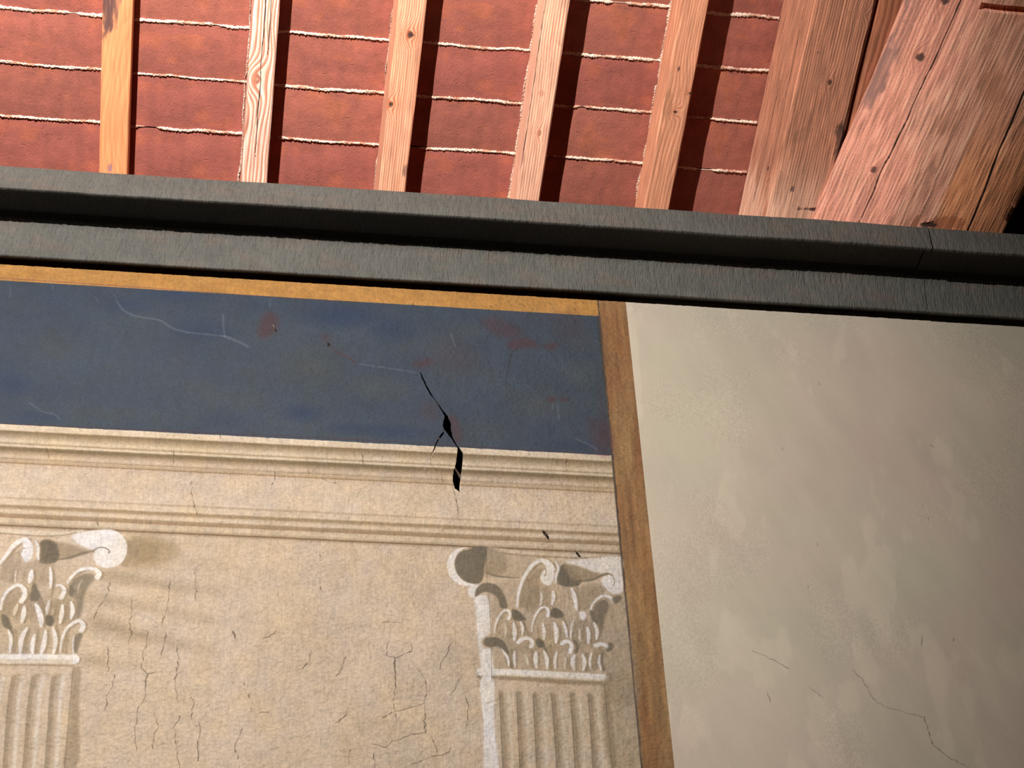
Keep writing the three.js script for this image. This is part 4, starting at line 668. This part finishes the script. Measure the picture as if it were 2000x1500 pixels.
function tileGeometry(seed) {                         // a hand-made tile, 1 x 1 in plan, its underside slightly bowed and its arris worn
  const g = new THREE.BoxGeometry(1, 0.026, 1, 6, 1, 3), p = g.attributes.position;
  for (let i = 0; i < p.count; i++) { const x = p.getX(i), z = p.getZ(i), low = p.getY(i) < 0, ex = Math.abs(x) > 0.49, ez = Math.abs(z) > 0.49; if (low) p.setY(i, p.getY(i) + (ex || ez ? 0.0022 : 0) + 0.0016 * (vn(x * 3 + seed, z * 3) - 0.5)); if (ez) p.setZ(i, z + 0.014 * (vn(x * 4 + seed * 2, Math.sign(z) + seed) - 0.5)); }
  g.computeVertexNormals(); return g;
}
const tileGeos = [1, 2, 3, 4].map((s) => tileGeometry(s * 11));
const mortarTex = pixelTexture(256, 64, (x, y) => { const f = 1 + 0.3 * (fbm(x * 0.06, y * 0.08, 3) - 0.5) + 0.3 * (cell(x, y) - 0.5), ru = sm(0.5, 0.7, fbm(x * 0.03 + 7, y * 0.05, 3)); return [mix(204, 172, ru) * f, mix(178, 124, ru) * f, mix(160, 102, ru) * f]; }, true, THREE.RepeatWrapping);
const mortarMat = new THREE.MeshStandardMaterial({ map: mortarTex, roughness: 0.95 });
const bedMat = new THREE.MeshStandardMaterial({ color: new THREE.Color(0.16, 0.09, 0.065), roughness: 1 });
{ const g = new THREE.BoxGeometry(7.5, 0.05, 8.0); g.translate(0.75, 0.062, 0.9); mesh('roof_bed', g, bedMat, ceiling); }

function mortarBead(len, seed, wid = 0.0062) {        // crumbly squeezed-out lime, along local x, hanging a little below the tiles
  const n = Math.max(12, Math.round(len / 0.0022)), pos = [], uv = [], idx = [], K = 6, r = rng(Math.round(seed * 100) + 7);
  for (let i = 0; i <= n; i++) {
    const x = -len / 2 + len * i / n, lump = 0.45 + 0.8 * fbm(x * 40 + seed, seed, 3), gone = sm(0.16, 0.3, fbm(x * 22 + seed * 5, 3, 2)), c = 0.0036 * (fbm(x * 16 + seed * 3, 1, 3) - 0.5) * 2;
    const wa = wid * 0.5 * (lump * gone + 0.22) * mix(0.55, 1.35, r()), wb = wid * 0.5 * (lump * gone + 0.22) * mix(0.55, 1.35, r());
    for (let k = 0; k < K; k++) { const t = k / (K - 1) * 2 - 1, h = (Math.abs(t) > 0.99 ? -0.003 : (0.0004 + 0.0032 * r() * gone) - 0.0016 * (1 - gone)); pos.push(x, -h, c + (t < 0 ? t * wa : t * wb)); uv.push(x * 6 + seed, t * 0.2); }
    if (i < n) for (let k = 0; k < K - 1; k++) { const a = i * K + k, b = a + K; idx.push(a, b, a + 1, b, b + 1, a + 1); }
  }
  const g = new THREE.BufferGeometry(); g.setAttribute('position', new THREE.Float32BufferAttribute(pos, 3)); g.setAttribute('uv', new THREE.Float32BufferAttribute(uv, 2)); g.setIndex(idx); g.computeVertexNormals(); return g;
}
// rafters: [left, right] edge of the underside, along the wall
const RAFTERS = [[-0.888, -0.828], [-0.568, -0.508], [-0.2483, -0.185], [0.0732, 0.1318], [0.3896, 0.4509], [0.7106, 0.7652], [1.0136, 1.0745]];
const RD = 0.08;                                      // depth of a rafter below the tiles
const PITCH = 0.1352;
const BAYS = [[-1.2, -0.888, 0.004], [-0.828, -0.568, -0.003], [-0.508, -0.2483, 0.005], [-0.185, 0.0732, 0.001], [0.1318, 0.3896, -0.004], [0.4509, 0.7106, -0.003], [0.7652, 1.0136, -0.002], [1.0745, 1.262, -0.009], [1.95, 2.25, 0.002], [2.25, 2.55, -0.004]];
const JOINTS0 = -2.3305;                              // slope position of one row of joints
{
  const r = rng(21); let k = 0; const farTiles = [];
  const farMat = tileMats[1];
  BAYS.forEach(([a, b, off], bay) => {
    const w = b - a, c = (a + b) / 2;
    for (let row = -5; row <= 26; row++) {
      const v0 = JOINTS0 + off + row * PITCH - (row <= -3 ? 0.012 : 0), near = row <= 4;
      const gi = Math.floor(r() * 4), mi = bay === 7 && row === 1 ? 5 : Math.floor(r() * 5), flipx = r() < 0.5, dz = (r() - 0.5) * 0.002, dy = (r() - 0.5) * 0.0022, rot = (r() - 0.5) * 0.006;
      if (near) {
        const m = mesh('tile', tileGeos[gi], tileMats[mi], ceiling);
        const long = row === -3 ? PITCH + 0.012 : PITCH; m.scale.set((w + 0.02) * (flipx ? -1 : 1), 1, long - 0.0046); m.position.set(c, 0.0135 + dy, v0 + long / 2 + dz); m.rotation.y = rot;
        if (flipx) { m.scale.x *= -1; m.rotation.y += Math.PI; }
        const j = mesh('mortar_joint', mortarBead(w, k * 3.7 + 1, 0.0058 + 0.0034 * r()), mortarMat, ceiling); j.position.set(c, 0.0012, v0); k++;
      } else { const g = new THREE.BoxGeometry(w + 0.02, 0.026, PITCH - 0.006); g.translate(c, 0.0135 + dy, v0 + PITCH / 2); farTiles.push(g); }
    }
  });
  const f = mesh('far_tiles', mergeGeometries(farTiles), farMat, ceiling); f.userData.kind = 'stuff';
  // lime run along the upper left side of the rafters, where the tiles meet the wood
  for (const i of [3, 4, 5, 6]) { const g = mortarBead(1.4, i * 19, [0, 0, 0, 0.004, 0.003, 0.0075, 0.008][i]); const m = mesh('mortar_joint', g, mortarMat, ceiling); m.rotation.y = Math.PI / 2; m.position.set(RAFTERS[i][0] - 0.0035, 0.001, -2.35); }
}

// ───────────────────────── timber ─────────────────────────
// A timber is swept up the slope: section = [u, n] corners (u along the wall, n below the tiles); shear moves it sideways as it rises.

function timber(section, v0, v1, { bevel = 0.004, shear = 0, seed = 1, wob = 0.0016, step = 0.02, notch = null, texLen = 0.85, texV0 = -2.95 } = {}) {
  const P = [], base = section[0]; let n = section.length;
  for (let i = 0; i < n; i++) {                       // soften each corner, then split long sides
    const a = section[(i + n - 1) % n], b = section[i], c = section[(i + 1) % n], la = Math.hypot(a[0] - b[0], a[1] - b[1]), lc = Math.hypot(c[0] - b[0], c[1] - b[1]), k = Math.min(bevel, la / 3, lc / 3);
    P.push([b[0] + (a[0] - b[0]) / la * k, b[1] + (a[1] - b[1]) / la * k], [b[0] + (c[0] - b[0]) / lc * k, b[1] + (c[1] - b[1]) / lc * k]);
  }
  const Q = []; for (let i = 0; i < P.length; i++) { const a = P[i], b = P[(i + 1) % P.length], l = Math.hypot(b[0] - a[0], b[1] - a[1]), m = Math.max(1, Math.round(l / 0.03)); for (let k = 0; k < m; k++) Q.push([mix(a[0], b[0], k / m), mix(a[1], b[1], k / m)]); }
  Q.push(Q[0]);
  const len = [0]; for (let i = 1; i < Q.length; i++) len.push(len[i - 1] + Math.hypot(Q[i][0] - Q[i - 1][0], Q[i][1] - Q[i - 1][1]));
  const per = len.at(-1), rows = [], N = Math.max(2, Math.round((v1 - v0) / step));
  for (let i = 0; i <= N; i++) rows.push(mix(v0, v1, i / N));
  if (notch) { for (const x of [notch.v - 0.001, notch.v + 0.001, notch.v + notch.w, notch.v + notch.w + 0.003]) rows.push(x); rows.sort((a, b) => a - b); }
  const mid = section.reduce((s, q) => [s[0] + q[0] / n, s[1] + q[1] / n], [0, 0]), pos = [], uv = [], idx = [], C = Q.length;
  rows.forEach((v, i) => Q.forEach((q, k) => {
    const kk = k === C - 1 ? 0 : k, t = (fbm(v * 3.1 + seed, kk * 0.6, 3) - 0.5) * 2 * wob + (vn(v * 24 + seed, kk * 1.7) - 0.5) * wob * 0.6, dx = q[0] - mid[0], dy = q[1] - mid[1], l = Math.hypot(dx, dy);
    let u = q[0] + dx / l * t + shear * (v - v0), nn = q[1] + dy / l * t;
    if (notch && v > notch.v && v < notch.v + notch.w + 0.002 && q[0] > notch.u && nn > notch.n) nn -= notch.d;
    pos.push(u - base[0], -nn, v - v0); uv.push(len[k] / per, (v - texV0) / texLen);
    if (i < rows.length - 1 && k < C - 1) { const a = i * C + k, b = a + C; idx.push(a, a + 1, b, b, a + 1, b + 1); }
  }));
  let g = new THREE.BufferGeometry(); g.setAttribute('position', new THREE.Float32BufferAttribute(pos, 3)); g.setAttribute('uv', new THREE.Float32BufferAttribute(uv, 2)); g.setIndex(idx);
  const ring = Q.slice(0, -1).map((q) => new THREE.Vector2(q[0], -q[1])), tri = THREE.ShapeUtils.triangulateShape(ring, []), caps = [];
  for (const end of [0, 1]) { const c = new THREE.BufferGeometry(), o = end * (rows.length - 1) * C, v = [], t = []; for (let k = 0; k < C - 1; k++) { v.push(pos[(o + k) * 3], pos[(o + k) * 3 + 1], pos[(o + k) * 3 + 2]); t.push(len[k] / per, 0.1); } c.setAttribute('position', new THREE.Float32BufferAttribute(v, 3)); c.setAttribute('uv', new THREE.Float32BufferAttribute(t, 2)); c.setIndex(tri.flatMap((f) => end ? [f[0], f[1], f[2]] : [f[0], f[2], f[1]])); caps.push(c); }
  g = toCreasedNormals(mergeGeometries([g, ...caps]), 0.6);
  return { geometry: g, position: roofPoint(base[0], v0, 0), per, len, Q };
}
function placeTimber(name, t, material) { const m = mesh(name, t.geometry, material); m.position.copy(t.position); m.rotation.x = -SLOPE; return m; }
// wood: growth rings run up the timber; knots bend them.  x = around the timber, y = up the slope
function wood(W, H, o) {
  const { pale, dark, ring = 9, wav = 1, contrast = 0.6, seed = 1, knots = [], stains = [], checks = [], tint = null, grain = 0.1 } = o;
  const col = pixelTextureCanvas(W, H, (x, y0) => {
    const y = H - 1 - y0;
    let ph = x / ring + wav * 3.2 * (fbm(x * 0.012 + seed, y * 0.0022, 3) - 0.5) * 2 + 0.25 * (vn(x * 0.09 + seed, y * 0.012) - 0.5), core = 0, around = 0;
    for (const k of knots) { const dx = x - k.x, dy = (y - k.y) / (k.s ?? 2.4), d = Math.hypot(dx, dy), g = Math.exp(-Math.pow(d / (k.r * 2.6), 2)); ph = mix(ph, d / ring * 1.1 + k.x / ring, g * 0.95); core = Math.max(core, sm(k.r * 1.15, k.r * 0.35, d + k.r * 0.9 * (fbm(x * 0.16 + k.y, y * 0.09, 2) - 0.5)) * (k.a ?? 1)); around = Math.max(around, g * 0.35 * (k.a ?? 1)); }
    const t = ph - Math.floor(ph), late = sm(0.25, 0.86, t) * (1 - sm(0.9, 1, t)), fib = vn(x * 0.55 + seed * 3, y * 0.02) - 0.5, blot = fbm(x * 0.012 + seed * 5, y * 0.006 + 3, 4) - 0.5, gr = cell(x + seed * 97, y) - 0.5;
    const k = Math.min(1, Math.max(0, late * contrast + around + 0.2 * blot)), f = 1 + grain * (fib * 2.2 + 1.2 * (vn(x * 0.9 + seed, y * 0.008) - 0.5)) + 0.14 * blot + grain * gr;
    let r = mix(pale[0], dark[0], k) * f, g = mix(pale[1], dark[1], k) * f, b = mix(pale[2], dark[2], k) * f;
    if (tint) { const q = tint(x, y); if (q) { r = mix(r, q[0] * f, q[3]); g = mix(g, q[1] * f, q[3]); b = mix(b, q[2] * f, q[3]); } }
    for (const s of stains) { const dx = (x - s.x) / s.rx, dy = (y - s.y) / s.ry, d = Math.hypot(dx, dy) * 0.8 + 1.7 * (fbm(x * 0.06 + s.x, y * 0.022, 4) - 0.5) + 0.35 * fib, a = sm(1.05, 0.35, d) * s.a * (0.65 + 0.35 * sm(0.3, 0.6, vn(x * 0.3 + 9, y * 0.02))); if (a > 0) { r = mix(r, s.c[0], a); g = mix(g, s.c[1], a); b = mix(b, s.c[2], a); } }
    for (const c of checks) { if (y <= c.y0 + 1 || y >= c.y1 - 1) continue; const e = c.x + (c.dx ?? 0) * (y - c.y0) + 2.2 * (fbm(y * 0.012 + c.x, 5, 3) - 0.5) * 2, w = c.w * mix(0.35, 1, vn(y * 0.02, c.x)) * sm(c.y0, c.y0 + 40, y) * sm(c.y1, c.y1 - 40, y), a = sm(w, w * 0.4, Math.abs(x - e)); if (a > 0) { r = mix(r, 34, a); g = mix(g, 20, a); b = mix(b, 14, a); } }
    r = mix(r, 44, core * 0.85); g = mix(g, 30, core * 0.85); b = mix(b, 26, core * 0.85);
    return [r, g, b];
  });
  const h = canvas(W, H), hg = h.getContext('2d'), src = col.getContext('2d').getImageData(0, 0, W, H), q = hg.createImageData(W, H);
  for (let i = 0; i < q.data.length; i += 4) { const v = 0.4 * src.data[i] + 0.6 * src.data[i + 1]; q.data[i] = q.data[i + 1] = q.data[i + 2] = v; q.data[i + 3] = 255; }
  hg.putImageData(q, 0, 0);
  return new THREE.MeshStandardMaterial({ map: texture(col, true), bumpMap: texture(h, false), bumpScale: o.bump ?? 0.0016, roughness: 0.82 });
}
function pixelTextureCanvas(w, h, f) { const c = canvas(w, h), g = c.getContext('2d'), im = g.createImageData(w, h), d = im.data; for (let y = 0, i = 0; y < h; y++) for (let x = 0; x < w; x++, i += 4) { const p = f(x, y); d[i] = clamp255(p[0]); d[i + 1] = clamp255(p[1]); d[i + 2] = clamp255(p[2]); d[i + 3] = 255; } g.putImageData(im, 0, 0); return c; }
const TV = (v) => (v + 2.95) / 0.85 * 1024;           // slope position -> texture row (counted from below)
// perimeter order of a rafter: left side, underside, right side, top; share of each in the texture
const RW = 256, RPER = 2 * RD + 2 * 0.06, SIDE = RW * RD / RPER, UND = RW * 0.06 / RPER, US = (f) => SIDE + UND * f;
const dark = [48, 34, 40];
const rafterWood = [
  { pale: [226, 170, 132], dark: [176, 104, 72], seed: 4, ring: 6 },
  { pale: [232, 160, 118], dark: [190, 108, 72], seed: 9, ring: 7 },
  { pale: [228, 152, 102], dark: [206, 124, 78], contrast: 0.35, wav: 1.2, ring: 10, seed: 3, grain: 0.06, stains: [{ x: US(0.12), y: TV(-2.25), rx: 14, ry: 90, c: [88, 58, 58], a: 0.9 }, { x: US(0.38), y: TV(-2.22), rx: 16, ry: 70, c: [96, 64, 62], a: 0.85 }, { x: US(0.38), y: TV(-2.668), rx: 4, ry: 10, c: [150, 110, 130], a: 0.7 }] },
  { pale: [246, 208, 188], dark: [186, 104, 76], contrast: 0.8, wav: 1.5, ring: 10, seed: 12, knots: [{ x: US(0.4), y: TV(-2.414), r: 9, s: 1.9, a: 0.12 }], checks: [{ x: US(0.5), y0: TV(-2.62), y1: TV(-2.05), w: 1.5 }, { x: US(0.7), y0: TV(-2.36), y1: TV(-2.1), w: 1.2 }] },
  { pale: [240, 180, 146], dark: [194, 108, 74], contrast: 0.75, wav: 0.25, ring: 5, seed: 6, knots: [{ x: US(0.55), y: TV(-2.277), r: 7, s: 1.5 }, { x: US(0.1), y: TV(-2.453), r: 7, s: 1.4 }], stains: [{ x: US(0.92), y: TV(-2.625), rx: 5, ry: 16, c: dark, a: 0.5 }] },
  { pale: [246, 194, 166], dark: [200, 118, 84], contrast: 0.7, wav: 0.4, ring: 5.5, seed: 15, knots: [{ x: US(0.6), y: TV(-2.5), r: 4, s: 2, a: 0.25 }], stains: [{ x: US(0.05), y: TV(-2.55), rx: 4, ry: 52, c: [96, 66, 64], a: 0.7 }, { x: US(0.45), y: TV(-2.4), rx: 5, ry: 8, c: [180, 110, 84], a: 0.5 }], checks: [{ x: US(0.06), y0: TV(-2.56), y1: TV(-2.0), w: 1.3 }] },
  { pale: [226, 158, 122], dark: [170, 98, 70], contrast: 0.55, wav: 1.3, ring: 9, seed: 22, knots: [{ x: US(0.5), y: TV(-2.42), r: 5, s: 1.2 }, { x: US(0.95), y: TV(-2.37), r: 5, s: 1.3, a: 0.8 }], stains: [{ x: US(0.35), y: TV(-2.31), rx: 2.5, ry: 9, c: dark, a: 0.8 }, { x: US(0.2), y: TV(-2.4), rx: 14, ry: 40, c: [150, 104, 74], a: 0.5 }] },
];
const rafterLabel = ['plain pale rafter, second along from the smooth orange one, away from the beams', 'plain orange brown rafter next to the smooth orange one, away from the beams', 'smooth orange rafter with a dark scorched patch near its upper end', 'pale rafter with swirling grain around an oval knot and a long split', 'straight-grained rafter with two black knots along its underside', 'pale pinkish rafter of fine straight grain with a lime line beside it', 'orange rafter with flame grain and dark knots, beside the wide old beam'];
RAFTERS.forEach(([a, b], i) => {
  const t = timber([[a - (i > 3 ? 0.005 : 0.001), -0.002], [a, RD], [b, RD], [b + 0.001, -0.002]], -3.02, 1.25, { seed: i * 7 + 2, bevel: 0.003, wob: 0.0012 });
  tag(placeTimber('rafter', t, wood(RW, 1024, rafterWood[i])), rafterLabel[i], 'rafter', 'rafters under the tiles');
});

// wide old beam beside the last bay, its neighbour, and the skewed hewn beam under them
const TB = (v) => (v + 2.95) / 0.85 * 1024;
{
  const sec = [[1.261, -0.002], [1.283, 0.17], [1.423, 0.17], [1.425, -0.002]], t = timber(sec, -2.78, 1.2, { seed: 31, bevel: 0.006, wob: 0.003 });
  const W = 512, per = t.per, side = W * 0.173 / per, und = W * 0.14 / per, X = (f) => side + und * f, S = (f) => side * f;
  const m = wood(W, 1024, { pale: [204, 138, 108], dark: [132, 80, 60], ring: 5, wav: 0.5, contrast: 0.6, seed: 41, grain: 0.14, bump: 0.003,
    tint: (x, y) => { const w = sm(TB(-2.42), TB(-2.62), y) * (x < side + und ? 1 : 0) * sm(0.35, 0.6, fbm(x * 0.03 + 3, y * 0.004, 3) + 0.12); return [240, 188, 160, 0.75 * w]; },
    knots: [{ x: X(0.55), y: TB(-2.27), r: 4, s: 2.4, a: 0.8 }, { x: X(0.88), y: TB(-2.08), r: 8, s: 1.4 }, { x: S(0.7), y: TB(-2.53), r: 4, s: 2, a: 0.8 }],
    checks: [{ x: X(0.93), y0: TB(-2.5), y1: TB(-1.95), w: 2.2, dx: 0.01 }, { x: S(0.45), y0: TB(-2.66), y1: TB(-2.3), w: 1.4, dx: 0.02 }, { x: S(0.8), y0: TB(-2.7), y1: TB(-2.1), w: 1.1, dx: -0.01 }],
    stains: [{ x: X(0.75), y: TB(-2.6), rx: 26, ry: 7, c: dark, a: 0.8 }, { x: X(0.95), y: TB(-2.42), rx: 13, ry: 60, c: [76, 54, 50], a: 0.75 }, { x: X(0.8), y: TB(-2.66), rx: 34, ry: 12, c: [66, 42, 52], a: 0.8 }, { x: X(0.03), y: TB(-2.66), rx: 9, ry: 14, c: dark, a: 0.8 }, { x: X(0.3), y: TB(-2.4), rx: 18, ry: 26, c: [130, 92, 66], a: 0.5 }, { x: X(0.33), y: TB(-2.55), rx: 4, ry: 10, c: dark, a: 0.5 }, { x: X(0.25), y: TB(-2.2), rx: 4, ry: 8, c: dark, a: 0.5 }] });
  tag(placeTimber('principal_beam', t, m), 'wide weathered beam with small knots and dark stains, edging the last strip of red tiles', 'beam');
  const t2 = timber([[1.4275, -0.002], [1.43, 0.168], [1.575, 0.166], [1.58, -0.002]], -2.75, 1.2, { seed: 37, bevel: 0.006, wob: 0.002 });
  tag(placeTimber('principal_beam', t2, wood(256, 1024, { pale: [186, 116, 84], dark: [122, 66, 44], ring: 6, wav: 0.8, contrast: 0.6, seed: 55, checks: [{ x: 100, y0: TB(-2.5), y1: TB(-1.9), w: 1.6 }] })), 'reddish brown beam seen as a sliver between the weathered beam and the hewn log', 'beam');
}
{
  const sec = [[1.386, 0.173], [1.543, 0.25], [1.735, 0.252], [1.833, 0.235], [1.842, 0.05], [1.64, 0.05], [1.61, 0.171]];
  const t = timber(sec.map((q) => [q[0] - 0.16 * 0.08, q[1]]), -2.68, 1.2, { seed: 61, bevel: 0.009, wob: 0.004, shear: 0.16, notch: { v: -2.03, w: 0.016, u: 1.537, n: 0.2, d: 0.02 } });
  const W = 768, per = t.per, X = (m) => m / per * W, A = 0.175, B = 0.192, m = wood(W, 1024, { pale: [234, 164, 138], dark: [176, 106, 86], ring: 6, wav: 0.6, contrast: 0.6, seed: 71, grain: 0.18, bump: 0.0035,
    tint: (x, y) => { const a = x / W * per; if (a < A) { const q = sm(0.45, 0.6, fbm(x * 0.02, y * 0.004, 3)); return [238, mix(160, 176, q), mix(138, 150, q), 0.45]; } const e = sm(A + 0.085, A + 0.1, a + 0.03 * (fbm(x * 0.03, y * 0.01, 3) - 0.5)); const or = e * sm(TB(-2.15), TB(-2.5), y); return [mix(240, 226, or), mix(172, 148, or), mix(144, 98, or), 0.75]; },
    knots: [{ x: X(0.09), y: TB(-2.46), r: 5, s: 2.2, a: 0.8 }, { x: X(0.085), y: TB(-2.17), r: 6, s: 2.2, a: 0.8 }, { x: X(A + 0.09), y: TB(-2.575), r: 16, s: 0.7 }],
    checks: [{ x: X(0.105), y0: TB(-2.66), y1: TB(-2.0), w: 1.5, dx: 0.01 }, { x: X(A + B), y0: TB(-2.72), y1: TB(-1.9), w: 2.6, dx: -0.03 }],
    stains: [{ x: X(0.02), y: TB(-2.2), rx: 14, ry: 130, c: [136, 104, 98], a: 0.7 }, { x: X(A + 0.03), y: TB(-2.45), rx: 26, ry: 34, c: [160, 116, 100], a: 0.5 }, { x: X(A + 0.02), y: TB(-2.3), rx: 16, ry: 70, c: [164, 114, 90], a: 0.5 }, { x: X(A + 0.13), y: TB(-2.57), rx: 40, ry: 30, c: [132, 70, 42], a: 0.55 }, { x: X(A + 0.09), y: TB(-2.2), rx: 20, ry: 60, c: [180, 124, 90], a: 0.45 }] });
  tag(placeTimber('hewn_beam', t, m), 'big rough-hewn pinkish log beam running aslant over the stone cornice', 'beam');
}

// ───────────────────────── the floodlight and the rest of the room (outside the frame) ─────────────────────────
{
  const lamp = add(new THREE.Group(), 'floodlight'); lamp.position.copy(LAMP);
  tag(lamp, 'black cylindrical floodlight on a thin rod hanging from the rafters', 'lamp');
  const dir = LAMP_AIM.clone().sub(LAMP).normalize(), q = new THREE.Quaternion().setFromUnitVectors(new THREE.Vector3(0, 1, 0), dir);
  const black = new THREE.MeshStandardMaterial({ color: 0x16161a, roughness: 0.5, metalness: 0.6 }), glow = new THREE.MeshStandardMaterial({ color: 0xffffff, emissive: new THREE.Color(1, 0.93, 0.85), emissiveIntensity: 6 });
  const can = new THREE.LatheGeometry([[0.0, -0.17], [0.035, -0.17], [0.045, -0.15], [0.05, -0.03], [0.052, -0.022], [0.046, -0.022], [0.044, -0.035], [0.0, -0.035]].map((p) => new THREE.Vector2(...p)), 32);
  const a = mesh('housing', can, black, lamp); a.quaternion.copy(q);
  const lens = new THREE.CylinderGeometry(0.043, 0.043, 0.004, 32); lens.translate(0, -0.03, 0); mesh('lens', lens, glow, lamp).quaternion.copy(q);
  const back = dir.clone().multiplyScalar(-0.1), vz = (LAMP.z + back.z - ROOF0.z) / cs, top = ROOF0.y + vz * sn - (LAMP.y + back.y), rod = new THREE.CylinderGeometry(0.006, 0.006, top, 12); rod.translate(back.x, back.y + top / 2, back.z); mesh('rod', rod, black, lamp);
}
const limeMat = new THREE.MeshStandardMaterial({ color: new THREE.Color(0.06, 0.05, 0.045), roughness: 0.95 });
const floorMat = new THREE.MeshStandardMaterial({ color: new THREE.Color(0.04, 0.025, 0.02), roughness: 0.8 });
{ const g = new THREE.BoxGeometry(7.9, 0.1, 5.5); g.translate(0.75, -0.05, 2.25); structure(mesh('floor', g, floorMat), 'dark red floor'); }
for (const [name, x] of [['wall_left', -3.2], ['wall_right', 4.5]]) {
  const s = new THREE.Shape(); const yAt = (z) => ROOF0.y + (z - ROOF0.z) * Math.tan(SLOPE) + 0.03; s.moveTo(-0.5, 0); s.lineTo(4.8, 0); s.lineTo(4.8, yAt(4.8)); s.lineTo(-0.5, yAt(-0.5));
  const g = new THREE.ExtrudeGeometry(s, { depth: 0.2, bevelEnabled: false }); g.rotateY(-Math.PI / 2); g.translate(x + 0.2, 0, 0); structure(mesh(name, g, limeMat), 'plain dim plaster side wall');
}
{ const y = ROOF0.y + (4.8 - ROOF0.z) * Math.tan(SLOPE); const g = new THREE.BoxGeometry(7.9, y, 0.2); g.translate(0.75, y / 2, 4.9); structure(mesh('wall_front', g, limeMat), 'plain dim plaster wall opposite the mural'); }

renderer.render(scene, camera);
